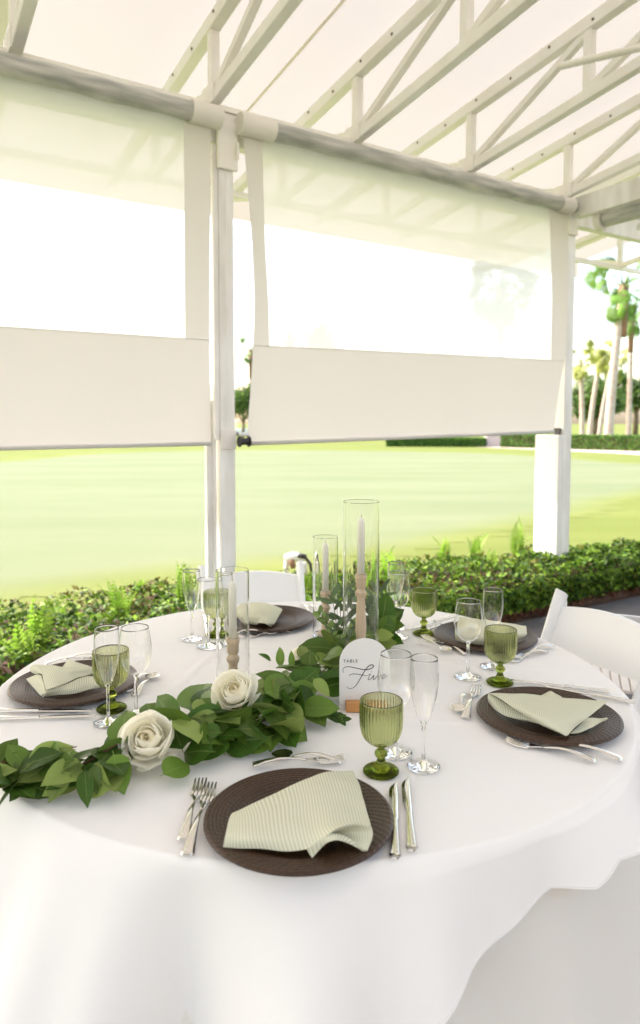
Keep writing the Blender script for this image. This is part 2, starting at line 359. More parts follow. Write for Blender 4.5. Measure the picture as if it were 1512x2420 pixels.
def mown_sheet():      # one fine sheet; the attribute fades from fringe to mown turf
    Q = np.array([(p.x, p.y) for p in ring]); A = Q; B = np.roll(Q, -1, 0)
    xs = np.arange(max(-40, Q[:, 0].min() - 1.5), min(45, Q[:, 0].max() + 1.5), .45); ys = np.arange(Q[:, 1].min() - 1.5, Q[:, 1].max() + 1.5, .45)
    X, Y = np.meshgrid(xs, ys); P_ = np.stack([X.ravel(), Y.ravel()], 1); dm = np.full(len(P_), 1e9); ins = np.zeros(len(P_), bool)
    for a, b in zip(A, B):
        e = b - a; t = ((P_ - a) @ e / (e @ e)).clip(0, 1); dm = np.minimum(dm, np.linalg.norm(P_ - a - t[:, None] * e, axis=1))
        c = ((a[1] > P_[:, 1]) != (b[1] > P_[:, 1])); xi = (b[0] - a[0]) * (P_[:, 1] - a[1]) / (b[1] - a[1] + 1e-12) + a[0]; ins ^= c & (P_[:, 0] < xi)
    sdist = np.where(ins, dm, -dm); wob = np.array([noise.noise(Vector((p[0] * .8, p[1] * .8, 1))) * .25 for p in P_])
    val = ((sdist + wob + .45) / .9).clip(0, 1); nx, ny = len(xs), len(ys); keep = sdist > -.9
    mb = MB(); mb.v = [(p[0], p[1], .004) for p in P_]
    for j in range(ny - 1):
        for i in range(nx - 1):
            q = (j * nx + i, j * nx + i + 1, (j + 1) * nx + i + 1, (j + 1) * nx + i)
            if all(keep[k] for k in q): mb.f.append(q)
    o = mb.build('putting_green', M['green_turf'], smooth=False); tag(o, kind='structure')
    av = o.data.attributes.new('mown', 'FLOAT', 'POINT'); av.data.foreach_set('value', val.astype(np.float32))
mown_sheet()
tent_floor = [W(-3.3, -.52, 0), W(9, -.52, 0), W(9, -6.2, 0), W(-3.3, -6.2, 0)]
poly('pavement', tent_floor[::-1], .03, M['pave'], thick=.1)
tag(poly('mulch_bed', [W(-8, -.52, 0), W(-8, -.55, 0), W(9, -.55, 0), W(9, 1.5, 0), W(-.71, .3, 0), W(-8, .1, 0)][::-1], .008, M['soil']), kind='structure')
pp = [at(1120, 1056), at(1454, 1071), at(1900, 1100), at(1900, 1080), at(1454, 1061), at(1150, 1053)]
poly('path', pp, .008, M['path'])

bw = MB(); bw.add([W(-9, -8.6, 0), W(10, -8.6, 0), W(10, -9.0, 0), W(-9, -9.0, 0), W(-9, -8.6, 3.6), W(10, -8.6, 3.6), W(10, -9.0, 3.6), W(-9, -9.0, 3.6)], [(0,3,2,1),(4,5,6,7),(0,1,5,4),(1,2,6,5),(2,3,7,6),(3,0,4,7)])  # unseen slab added behind the camera, keeps rear sky light off the front drape
tag(bw.build('rear_sky_blocker', pbr('taupe_blocker', (.42, .395, .36), .8), smooth=False), kind='structure')

# ------------------------------------------------------------------ leafy masses
def leaf_cloud(name, P, Nrm, size, cols, mat, parent=None, jit=.9, aspect=.55):
    """one mesh of many folded leaf blades; P centres, Nrm outward normals, cols (n,3)"""
    n = len(P); nr = Nrm + RNG.normal(0, jit, (n, 3)) * .6; nr /= np.linalg.norm(nr, axis=1)[:, None]
    a = RNG.normal(0, 1, (n, 3)); a -= nr * (a * nr).sum(1)[:, None]; a /= np.linalg.norm(a, axis=1)[:, None]
    b = np.cross(nr, a); s = (np.asarray(size) * (0.65 + .7 * RNG.random(n)))[:, None]
    V = np.stack([P - a * s * .5, P + b * s * aspect * .5 - nr * s * .05 + a * s * .05, P + a * s * .55 - nr * s * .12, P - b * s * aspect * .5 - nr * s * .05 + a * s * .05], 1).reshape(-1, 3)
    me = bpy.data.meshes.new(name); me.vertices.add(4 * n); me.vertices.foreach_set('co', V.ravel().astype(np.float32))
    me.loops.add(4 * n); me.loops.foreach_set('vertex_index', np.arange(4 * n, dtype=np.int32))
    me.polygons.add(n); me.polygons.foreach_set('loop_start', np.arange(0, 4 * n, 4, dtype=np.int32)); me.polygons.foreach_set('loop_total', np.full(n, 4, np.int32))
    at_ = me.attributes.new('leaf_colour', 'FLOAT_COLOR', 'POINT')
    C4 = np.ones((4 * n, 4), np.float32); C4[:, :3] = np.repeat(cols, 4, 0); at_.data.foreach_set('color', C4.ravel())
    me.materials.append(mat); me.update(calc_edges=True); me.validate()
    o = bpy.data.objects.new(name, me); COL.objects.link(o)
    if parent: o.parent = parent
    return o
def palette(n, cs, w, var=.25):
    cs = np.array(cs); i = RNG.choice(len(cs), n, p=np.array(w) / sum(w)); return cs[i] * (1 + RNG.normal(0, var, (n, 1))).clip(.4, 1.8)

def hedge_back(t): return .36 + (t + .71) * .149
def hedge_h(x, y):
    return .315 + .05 * noise.noise(Vector((x * 1.3, y * 1.3, 0))) + .055 * noise.noise(Vector((x * 5, y * 5, 3))) + .03 * noise.noise(Vector((x * 13, y * 13, 7)))
nH = 62000
ts = RNG.uniform(-4.2, 7.0, nH); fr = RNG.random(nH)
P = np.zeros((nH, 3)); NR = np.zeros((nH, 3)); keep = np.ones(nH, bool); zfrac = np.zeros(nH)
for i in range(nH):
    t = ts[i]; d0 = -.46 + .05 * noise.noise(Vector((t * 3, 0, 5))); d1 = hedge_back(t) + .07 * noise.noise(Vector((t * 2.5, 1, 9)))
    if fr[i] < .66:
        d = random.uniform(d0, d1); p = W(t, d, 0); h = hedge_h(p.x, p.y); e = min(d - d0, d1 - d)
        h *= min(1, .55 + e * 4.5); z = h - random.random() ** 2 * .10; n_ = (0, 0, 1.0)
    else:
        z = random.uniform(.02, .26); d = d0 + .03 - z * .12 + random.random() * .06; p = W(t, d, 0); n_ = (-N.x, -N.y, .5); h = .3
    P[i] = (p.x, p.y, z); NR[i] = n_; zfrac[i] = z / .3
cols = palette(nH, [(.026, .066, .010), (.062, .13, .015), (.125, .225, .02), (.22, .35, .04), (.10, .075, .02), (.18, .17, .04)], [.24, .27, .29, .17, .015, .015])
# brown, twiggy patches of the same plants
for i in range(nH):
    q = noise.noise(Vector((P[i][0] * 1.1, P[i][1] * 1.1, 20)))
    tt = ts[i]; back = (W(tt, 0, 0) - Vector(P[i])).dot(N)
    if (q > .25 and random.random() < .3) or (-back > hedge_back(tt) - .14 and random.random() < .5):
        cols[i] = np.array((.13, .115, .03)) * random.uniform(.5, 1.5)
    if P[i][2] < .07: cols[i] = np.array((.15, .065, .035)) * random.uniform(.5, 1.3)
hz = leaf_cloud('ground_cover_plants', P, NR, RNG.uniform(.026, .056, nH), cols, M['leafage'])
tag(hz, 'low leafy ground cover hedge running along the foot of the tent posts', kind='stuff')
core = MB(); rows = []
for i in range(90):
    t = -4.2 + i * 11.2 / 89; r_ = []
    for j in range(14):
        f = j / 13; d = -.43 + f * (hedge_back(t) + .40); p = W(t, d, 0); e = min(f, 1 - f) * 8
        r_.append((p.x, p.y, .012 + (hedge_h(p.x, p.y) - .09) * min(1, e)))
    rows.append(r_)
core.grid(rows)
tag(core.build('mulch_mound', M['soil']), kind='structure')
# red-brown twigs standing in the planting
tw = MB()
for k in range(700):
    t = random.choice([random.gauss(1.9, .5), random.gauss(.9, .45), random.gauss(5.0, 1.0), random.uniform(-2, 6)]); d = random.uniform(-.42, .25); p = W(t, d, random.uniform(.08, .2))
    q = p + Vector((random.gauss(0, .03), random.gauss(0, .03), random.uniform(.10, .19)))
    tw.tube([p, q], [.003, .0018], 4, cap=False)
tag(tw.build('plant_twigs', M['stem_red']), 'thin red brown twigs standing up through the ground cover plants', kind='stuff')

# ferns in the planting
def frond_mesh(L_, seed, wid=.055):
    rnd = random.Random(seed); mb = MB(); n = 15; bend = rnd.uniform(.15, .75); side = rnd.uniform(-.15, .15)
    sp = []
    for i in range(n + 1):
        f = i / n; sp.append(Vector((side * L_ * f * f, bend * L_ * f * f * .8, L_ * (f - .28 * bend * f * f))))
    mb.tube(sp, [.0022 * (1 - .7 * i / n) for i in range(n + 1)], 4, cap=False)
    for i in range(1, n + 1):
        f = i / n; w = wid * (math.sin(math.pi * min(1, f * .88 + .14)) ** .7); T = (sp[i] - sp[i-1]).normalized(); S = T.cross(Vector((0, 1, 0.2))).normalized()
        for sgn in (-1, 1):
            b = sp[i]; tip = b + S * sgn * w + T * .012 - Vector((0, .006, 0)); m1 = b + S * sgn * w * .45 + T * .016; m2 = b + S * sgn * w * .45 - T * .004
            mb.add([b, m1, tip, m2], [(0, 1, 2, 3)])
    return mb.mesh('frond')
M['fern'] = leafmat('fern_leaf', (.20, .36, .035), (.24, .38, .05), rough=.5, trans=.4, veins=False)
FR = [frond_mesh(.30, s) for s in range(5)]
for f_ in FR: f_.materials.append(M['fern'])
def fern(p, n, scale, lab):
    e = empty('fern', p, 0, lab, 'fern', 'ferns in the ground cover')
    for k in range(n):
        o = bpy.data.objects.new('frond', random.choice(FR)); COL.objects.link(o); o.parent = e
        o.rotation_euler = (R(random.uniform(-6, 22)), 0, k * 2 * math.pi / n + random.uniform(-.5, .5)); s = 1.3 * scale * random.uniform(.7, 1.15); o.scale = (s, s, s)
fern(at(1222, 1335, .12), 6, 1.15, 'tallest bright fern standing just left of the right tent post')
fern(at(1122, 1345, .14), 6, .85, 'fern left of the tallest fern, behind the right hand glasses')
fern(at(1050, 1352, .16), 4, .8, 'small fern behind the green goblet right of the tall candle')
fern(at(930, 1420, .16), 5, 1.0, 'fern showing right of the tall glass candle cylinder')
fern(at(880, 1430, .12), 5, 1.05, 'fern seen through the tall glass candle cylinder')
fern(at(1160, 1370, .12), 4, .7, 'low fern behind the tumbler shaped flute on the right')
fern(at(1300, 1372, .12), 4, .6, 'short fern at the foot of the right tent post')
fern(at(1385, 1350, .12), 4, .6, 'pale fern just right of the right tent post')
fern(at(438, 1470, .12), 6, .95, 'bright fern behind the flute left of the left post')
fern(at(288, 1500, .14), 6, .85, 'fern above the wine glass at the left')
fern(at(225, 1540, .12), 5, .8, 'fern just above the table edge at the left, behind the flute')
fern(at(98, 1580, .12), 7, .95, 'big bright fern behind the left hand place setting')
fern(at(62, 1625, .10), 6, .85, 'fern nearest the left side of the photograph')
fern(at(150, 1500, .16), 4, .6, 'small fern in the middle of the left planting')
fern(at(330, 1440, .18), 4, .55, 'little fern at the back of the left planting')
fern(at(722, 1440, .16), 5, .7, 'fern right of the white chair at the back of the table')

# ------------------------------------------------------------------ far trees, hedges
def crown(parent, c, rad, n, size, cs, w, name='crown', lumps=14):
    c = np.array(c); rad = np.array(rad); L_ = []
    cen = RNG.normal(0, 1, (lumps, 3)); cen /= np.linalg.norm(cen, axis=1)[:, None]; cen *= (RNG.random((lumps, 1)) ** .4) * .72
    k = RNG.integers(0, lumps, n); dr = RNG.normal(0, 1, (n, 3)); dr /= np.linalg.norm(dr, axis=1)[:, None]
    q = cen[k] + dr * (.30 + .14 * RNG.random((n, 1))) * (RNG.random((n, 1)) ** .25)
    tone = .75 + .5 * RNG.random(lumps)
    return leaf_cloud(name, c + q * rad, dr, np.full(n, size), palette(n, cs, w) * tone[k][:, None], M['leafage_far'], parent)
G_ = [(.06, .12, .025), (.10, .18, .035), (.16, .24, .05)]
G_D = [(.03, .06, .02), (.05, .09, .03), (.08, .12, .04)]
def broad_tree(px, Y, ztop, wid, lab, n=3500, grp='trees beyond the lawn', cs=G_D, zb=None):
    x = (px - CX) / FPX * Y; e = empty('broadleaf_tree', (x, Y, 0), 0, lab, 'tree', grp); zb = zb if zb is not None else ztop * .25
    crown(e, (0, 0, (ztop + zb) / 2), (wid / 2, wid / 2, (ztop - zb) / 2), n, wid * .06, cs, [.4, .4, .2])
    tr = MB(); tr.tube([(0, 0, 0), (.1, 0, ztop * .3), (0, .1, ztop * .6)], [wid * .04, wid * .03, wid * .015], 8)
    for k in range(4):
        a = k * 1.6; tr.tube([(.08, 0, ztop * .3), (math.cos(a) * wid * .2, math.sin(a) * wid * .2, ztop * .6)], [wid * .02, wid * .008], 6)
    tr.build('trunk', M['bark'], e)
def fan_leaf(Lp, r, seed):
    rnd = random.Random(seed); mb = MB(); mb.tube([(0, 0, 0), (Lp * .5, 0, .12 * Lp), (Lp, 0, 0)], [.03, .025, .015], 4, cap=False)
    c = Vector((Lp, 0, 0)); n = 17
    for k in range(n):
        a = R(-100 + 200 * k / (n - 1)); L_ = r * (1 - .25 * abs(a) / 1.75) * rnd.uniform(.85, 1.1)
        d = Vector((math.cos(a), math.sin(a), -.12)); s = Vector((-math.sin(a), math.cos(a), 0)) * .05 * r
        m = c + d * L_ * .55; tip = c + d * L_ - Vector((0, 0, L_ * .28))
        mb.add([c, m - s, tip, m + s], [(0, 1, 2, 3)])
    return mb.mesh('frond')
M['palm'] = leafmat('palm_leaf', (.12, .24, .030), (.15, .26, .05), rough=.5, trans=.35, veins=False)
M['palm_y'] = leafmat('yellow_palm_leaf', (.28, .32, .06), (.28, .32, .07), rough=.5, trans=.3, veins=False)
FAN = [fan_leaf(1.2, .78, s) for s in range(3)]
for f_ in FAN: f_.materials.append(M['palm'])
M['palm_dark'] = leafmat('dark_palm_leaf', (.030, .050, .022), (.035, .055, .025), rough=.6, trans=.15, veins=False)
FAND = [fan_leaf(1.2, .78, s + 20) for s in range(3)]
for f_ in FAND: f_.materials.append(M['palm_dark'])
FANY = [fan_leaf(.9, .8, s + 9) for s in range(2)]
for f_ in FANY: f_.materials.append(M['palm_y'])
def palm(px, Y, h, lab, nf=34, sc_=1.0, tr=.28, lean=0, mats=None, boots=True, grp='palms beyond the lawn', dx=0):
    x = (px - CX) / FPX * Y + dx; e = empty('fan_palm', (x, Y, 0), 0, lab, 'palm tree', grp); top = Vector((lean, 0, h))
    mb = MB(); pts = [Vector((lean * (i / 12) ** 1.5, 0, h * i / 12)) for i in range(13)]
    mb.tube(pts, [tr * (1.35 if i == 0 else 1.0 - .02 * i) * (1 + .05 * (i % 2)) for i in range(13)], 12); mb.build('trunk', M['palm_bark'], e)
    if boots:
        b2 = MB(); b2.tube([top - Vector((0, 0, h * .32)), top - Vector((0, 0, h * .2)), top], [tr * .92, tr * 1.0, tr * 1.15], 10); b2.build('boots', M['palm_boot'], e)
    for k in range(nf):
        o = bpy.data.objects.new('frond', random.choice(mats or FAN)); COL.objects.link(o); o.parent = e; o.location = top
        el = -75 + 155 * ((k * .7548) % 1); s = sc_ * random.uniform(.85, 1.15); o.scale = (s, s, s)
        o.rotation_euler = (random.uniform(-1.2, 1.2), -R(el), k * 2.4)
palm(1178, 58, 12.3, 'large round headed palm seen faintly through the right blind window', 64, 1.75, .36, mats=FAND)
palm(1437, 46, 10.4, 'tall green palm with a red brown trunk right of the right post', 26, 1.35, .29, lean=.75)
palm(594, 62, 7.9, 'small palm head in the gap beside the left post', 22, .8, .2)
palm(684, 90, 13.2, 'thin distant palm low in the right blind window', 20, 1.1, .25)
palm(1392, 62, 7.6, 'yellow green palm with leaning trunk beyond the clipped hedge', 24, 1.25, .22, lean=.9, mats=FANY, boots=False)
palm(1375, 66, 7.2, 'yellow green palm beside the right post beyond the hedge', 22, 1.2, .24, lean=-.3, mats=FANY, boots=False)
palm(1415, 60, 6.6, 'slanting thin palm left of the tall red trunk', 20, 1.1, .18, lean=1.0, mats=FANY, boots=False)
palm(1484, 52, 9.8, 'palm with a pale straight trunk behind the tall red one', 22, 1.1, .2)
broad_tree(770, 75, 13.0, 6.6, 'round tree seen faintly left of centre in the right blind window', 3500)
broad_tree(573, 55, 4.9, 3.6, 'bright green tree filling the gap right of the left post', 3500, zb=.9, cs=G_)
broad_tree(175, 120, 17.6, 4.4, 'far tree top, left one above the left blind panel', 2000)
broad_tree(265, 120, 17.2, 5.2, 'far tree top, right one above the left blind panel', 2000)
broad_tree(1090, 70, 8.9, 6.0, 'tree low against the foot of the large palm in the blind window', 2500)
broad_tree(1405, 85, 7.5, 9.0, 'bushy tree behind the yellow green palms', 3500, cs=G_)
broad_tree(1500, 90, 9.5, 9.0, 'broad tree at the far right behind the pale palm trunk', 3500, cs=G_)
broad_tree(940, 130, 7, 16, 'wide low tree far off behind the right blind panel', 3000)
broad_tree(330, 130, 7, 20, 'wide low tree far off behind the left blind panel', 3000)
broad_tree(-60, 110, 12, 14, 'big tree far off at the left beyond the lawn', 3000)
def clipped_hedge(p0, p1, h, w, lab, n=9000):
    p0 = Vector(p0); p1 = Vector(p1); d = (p1 - p0); L_ = d.length; d.normalize(); s = Vector((-d.y, d.x, 0))
    e = empty('clipped_hedge', p0, 0, lab, 'hedge', 'clipped hedges beyond the lawn')
    mb = MB(); mb.box((0, 0, 0), (1, 1, 1)); mb.v = [tuple(d * (v[0] * L_) + s * (v[1] * w) + Vector((0, 0, v[2] * (h - .05)))) for v in mb.v]
    mb.build('branches', M['soil'], e, smooth=False)
    a = RNG.uniform(0, L_, n); top = RNG.random(n) < .5; z = np.where(top, h, RNG.uniform(0, h, n)); b = np.where(top, RNG.uniform(0, w, n), 0) + RNG.normal(0, .02, n)
    Pn = np.array([d[:]]) * a[:, None] + np.array([s[:]]) * b[:, None]; Pn[:, 2] = z + RNG.normal(0, .02, n)
    nn = np.where(top[:, None], np.array([[0, 0, 1.]]), -np.array([s[:]]))
    leaf_cloud('foliage', Pn, nn, np.full(n, .14), palette(n, [(.05, .13, .02), (.09, .20, .03), (.15, .27, .04)], [.35, .4, .25]), M['leafage_far'], e)
h0 = at(1182, 1057); h1 = at(1700, 1072)
clipped_hedge(h0, h1, .78, .9, 'long clipped green hedge behind the pink path at the right', 14000)
clipped_hedge(at(912, 1055), at(1148, 1056), .52, .9, 'low dark hedge under the right end of the blind', 9000)
wl = empty('garden_wall', at(1150, 1055.5), 0, 'pale pink block wall end between the two clipped hedges', 'wall')
mb = MB(); mb.box((0, 0, 0), (.95, .8, .68)); mb.build('wall_body', M['stucco'], wl, smooth=False, bevel=.03)
mb = MB(); mb.box((-.05, -.05, .682), (1.0, .85, .75)); mb.build('coping', M['stucco'], wl, smooth=False, bevel=.02)
# white golf cart far off in the gap
gc = empty('golf_cart', at(573, 1030), R(15), 'small white golf cart far off in the gap by the left post', 'golf cart')
mb = MB(); mb.box((-1.1, -.55, .3), (1.1, .55, .85)); mb.build('body', M['resin'], gc, smooth=False, bevel=.08)
mb = MB(); mb.box((-.8, -.55, 1.75), (.9, .55, 1.83)); mb.build('canopy', M['resin'], gc, smooth=False, bevel=.03)
for x in (-.7, .8):
    for y in (-.5, .5):
        MB().tube([(x, y, .86), (x, y, 1.745)], .025, 6).build('canopy_post', M['resin'], gc)
        MB().tube([(x, y - .07, .23), (x, y + .07, .23)], .23, 14).build('wheel', M['black'], gc)

# ------------------------------------------------------------------ irrigation valve in the planting
vp = at(700, 1385, .05)
v = empty('irrigation_valve', vp, 0, 'white irrigation backflow valve on bent pipes standing in the planting', 'valve')
k = .0105 / 4.4 * 4.75
def vv(x, y, d=0): p = at_y(x, y, vp.y + d); return p - vp
MB().tube([vv(676, 1400), vv(676, 1350), vv(678, 1325), vv(690, 1318)], [.022, .022, .028, .028], 10).build('inlet_pipe', M['sleeve'], v)
MB().tube([vv(672, 1318), vv(692, 1316), vv(705, 1316), vv(722, 1318)], [.03, .045, .04, .03], 12).build('valve_body', M['resin'], v)
MB().tube([vv(722, 1318), vv(733, 1332), vv(736, 1352), vv(728, 1372), vv(716, 1395)], [.014] * 5, 10).build('hose', M['pave'], v)
MB().tube([vv(713, 1330), vv(713, 1400)], [.045, .06], 12).build('drum', M['sleeve'], v)
MB().tube([vv(704, 1312, -.02), vv(724, 1316, -.02)], [.028, .02], 10).build('cap', M['black'], v)
MB().tube([vv(688, 1322, -.03), vv(693, 1342, -.03)], [.03, .022], 10).build('brass_fitting', M['palm_boot'], v)

# ------------------------------------------------------------------ tent roof
SL = .13; ZT = 3.825; DE = 2.2; RIDGE = -3.2; TEND = -2.95
def ztop(d): return ZT + .045 - SL * d if d > RIDGE else ZT + .045 - SL * RIDGE + SL * (d - RIDGE)
tent = empty('tent_roof', W(0, 0, 0), 0, 'cream translucent fabric roof stretched over the white trusses', 'tent roof')
ti = Vector(W(0, 0, 0))
rows = []
nt_ = 90
for i in range(nt_):
    t = TEND + i * (12.5 - TEND) / (nt_ - 1); r_ = []
    for j in range(30):
        d = DE - j * 8.4 / 29
        sag = .035 * math.sin(math.pi * (((t + 3.3) / 1.1) % 1)) ; z = ztop(d) + sag * .6
        r_.append(W(t, d, z) - ti)
    rows.append(r_)
MB().grid(rows).build('roof_fabric', M['roof'], tent)
va = MB(); rr_ = []
for i in range(60):
    t = TEND + i * (12.5 - TEND) / 59; rr_.append([W(t, DE + .004, ztop(DE) + .03) - ti, W(t, DE + .012, ztop(DE) - .19) - ti])
va.grid(rr_).build('eave_valance', M['roof'], tent)
# fabric seam above the roof between two trusses
sm = MB(); sm.tube([W(2.62, DE - .1, ztop(DE - .1) - .004) - ti, W(2.62, -1, ztop(-1) - .004) - ti, W(2.62, -3.1, ztop(-3.1) - .004) - ti], .010, 5)
sm.build('seam', cloth('seam_tape', (.90, .87, .78), .7, bump=0), tent)

# trusses
def make_truss(t, lab, t0=None):
    e = empty('roof_truss', W(t, 0, 0), 0, lab, 'roof truss', 'roof trusses'); o0 = W(t, 0, 0)
    q = lambda d, z: W(t, d, z) - o0
    zt = lambda d: ZT - SL * d - .02; zb = lambda d: 3.37 - SL * d
    MB().bar(q(DE - .05, zt(DE - .05)), q(RIDGE, zt(RIDGE)), .072, .085).build('top_chord', M['truss'], e, smooth=False, bevel=.006)
    MB().bar(q(1.06, zb(1.06)), q(.04, zb(0)), .05, .055).build('bottom_chord', M['truss'], e, smooth=False, bevel=.006)
    MB().bar(q(.035, zb(0)), q(RIDGE, zb(RIDGE)), .062, .068).build('bottom_chord', M['truss'], e, smooth=False, bevel=.006)
    for k in range(-1, 4):
        d = -1.03 * k - .003
        if d > DE: continue
        MB().bar(q(d, zb(d) + .03), q(d, zt(d) - .04), .056).build('web', M['truss'], e, smooth=False, bevel=.004)
    for (a, b) in ((0, -1.03), (-1.03, -2.06), (-2.06, -3.09), (0, 1.03), (1.03, 2.0)):
        MB().bar(q(a, zb(a) + .03), q(b, zt(b) - .04), .046, .046).build('diagonal', M['truss'], e, smooth=False, bevel=.004)
    pl = MB(); pl.box((-.07, -.004, -.05), (.09, .004, .06)); Rm = Matrix(((N.x, U.x, 0), (N.y, U.y, 0), (0, 0, 1)))
    pl.v = [tuple(Rm @ Vector(v) + q(0, 3.39) - U * .034) for v in pl.v]; pl.build('gusset', M['truss'], e, smooth=False)
    return e
scr = MB().lathe([(0, .006), (.008, .004), (.010, 0)], 8).mesh('screw'); scr.materials.append(M['rust'])
TL = {-2.15: 'roof truss nearest the gable end, beyond the right post', -1.02: 'roof truss just beyond the right post', .06: 'roof truss standing on the right tent post',
      1.17: 'roof truss next left of the one on the right post', 2.21: 'roof truss midway between the two posts at top centre', 3.25: 'roof truss standing on the left tent post',
      4.34: 'roof truss cut by the top left corner of the photograph'}
for t, lab in TL.items():
    e = make_truss(t, lab)
    if t > -.5:
        for k in range(12):
            d = .9 - k * .33; o = bpy.data.objects.new('screw', scr); COL.objects.link(o); o.parent = e
            side = W(t, d, ZT - SL * d - .02 + (.012 if k % 2 else -.01)) - W(t, 0, 0) - N * 0
            o.location = side + U * -.0375 ; o.rotation_euler = (math.pi / 2, 0, math.atan2(-U.y, -U.x) + math.pi / 2)
# long members
beam = empty('eave_beam', W(0, 0, 0), 0, 'long white beam over the tent posts carrying the rolled blinds', 'beam')
MB().bar(W(-2.9, .06, 3.235) - ti, W(12, .06, 3.235) - ti, .08, .19).build('beam_body', M['paint'], beam, smooth=False, bevel=.008)
MB().bar(W(-2.9, 0.06, 3.347) - ti, W(12, 0.06, 3.347) - ti, .11, .03).build('top_plate', M['truss'], beam, smooth=False)
pu = MB(); pu.bar(W(-2.9, 1.03, 3.21), W(12, 1.03, 3.21), .045); tag(pu.build('purlin', M['truss'], smooth=False), 'thin long pipe tying the outer trusses, seen through the blinds', 'pipe')
gb = empty('gable_beam', W(0, 0, 0), 0, 'white beam running from the right post towards the camera side', 'beam')
MB().bar(W(0, -.06, 3.25) - ti, W(0, -6, 3.25) - ti, .08, .17).build('beam_body', M['paint'], gb, smooth=False, bevel=.008)
rb = empty('rolled_blind', W(-.09, -.5, 3.2), 0, 'rolled up white blind under the gable beam right of the post', 'blind'); rbo = Vector(rb.location)
MB().tube([W(-.10, -.26, 3.13) - rbo, W(-.10, -4, 3.13) - rbo], .065, 16).build('roll', M['roll'], rb, angle=40)
MB().tube([W(-.10, -.19, 3.13) - rbo, W(-.10, -.25, 3.13) - rbo], .085, 16).build('end_cap', M['sleeve'], rb, angle=40)
rs = MB(); rs.bar(W(-.17, -.5, 3.02) - rbo, W(-.17, -4, 3.02) - rbo, .02, .05); rs.build('pull_bar', M['paint'], rb, smooth=False)

pc = MB(); pc.tube([at_y(1322, 157, 4.1), at_y(1640, 83, 3.7)], .02, 10)
tag(pc.build('ceiling_pipe', M['truss'], angle=40), 'loose white pipe under the roof at the upper right', 'pipe')

# ------------------------------------------------------------------ posts
def boxU(t0, t1, d0, d1, z0, z1, o):
    mb = MB(); vs = [W(t, d, z) - o for z in (z0, z1) for t, d in ((t0, d0), (t1, d0), (t1, d1), (t0, d1))]
    mb.add(vs, [(0,1,2,3),(4,7,6,5),(0,4,5,1),(1,5,6,2),(2,6,7,3),(3,7,4,0)]); return mb
p1 = empty('tent_post', W(3.177, .05, 0), 0, 'white tent post left of centre between the two hanging blinds', 'post', 'white tent posts'); o = Vector(p1.location)
boxU(3.127, 3.226, 0, .1, 0, 3.138, o).build('post_shaft', M['paint'], p1, smooth=False, bevel=.004)
boxU(3.229, 3.262, .0, .03, 1.36, 3.12, o).build('blind_track', M['paint'], p1, smooth=False, bevel=.004)
boxU(3.24, 3.262, .03, .06, .0, 1.6, o).build('guide_rail', M['paint'], p1, smooth=False, bevel=.003)
boxU(3.268, 3.30, .04, .08, .0, 1.7, o).build('guide_rail', M['paint'], p1, smooth=False, bevel=.003)
boxU(3.174, 3.180, -.0035, -.0005, 2.0, 2.95, o).build('seam_strip', M['truss'], p1, smooth=False)
boxU(3.11, 3.24, -.03, -.004, 2.98, 3.26, o).build('top_bracket', M['truss'], p1, smooth=False, bevel=.004)
MB().bar(W(3.12, -.05, 3.04) - o, W(3.12, -.05, 3.14) - o, .014).build('hook', M['truss'], p1, smooth=False)
boxU(3.127, 3.226, -.02, -.003, 1.30, 1.42, o).build('clamp', M['sleeve'], p1, smooth=False, bevel=.003)
p2 = empty('tent_post', W(0, .05, 0), 0, 'white tent post at the right with a boxed lower half', 'post', 'white tent posts'); o = Vector(p2.location)
boxU(-.06, .045, 0, .1, 0, 3.138, o).build('post_shaft', M['paint'], p2, smooth=False, bevel=.004)
boxU(-.02, .10, .004, .26, 0, 1.36, o).build('lower_box', M['resin'], p2, smooth=False, bevel=.012)
boxU(.055, .07, .02, .08, 1.36, 1.42, o).build('bracket', M['pave'], p2, smooth=False)
boxU(-.05, .07, -.03, -.003, 3.04, 3.28, o).build('top_bracket', M['truss'], p2, smooth=False, bevel=.004)
p3 = empty('tent_post', W(6.4, .05, 0), 0, 'white tent post outside the left side of the photograph', 'post', 'white tent posts'); o = Vector(p3.location)
boxU(6.35, 6.45, 0, .1, 0, 3.138, o).build('post_shaft', M['paint'], p3, smooth=False, bevel=.004)
for nm, lab, tt in (('a', 'left', 3.18), ):
    pass

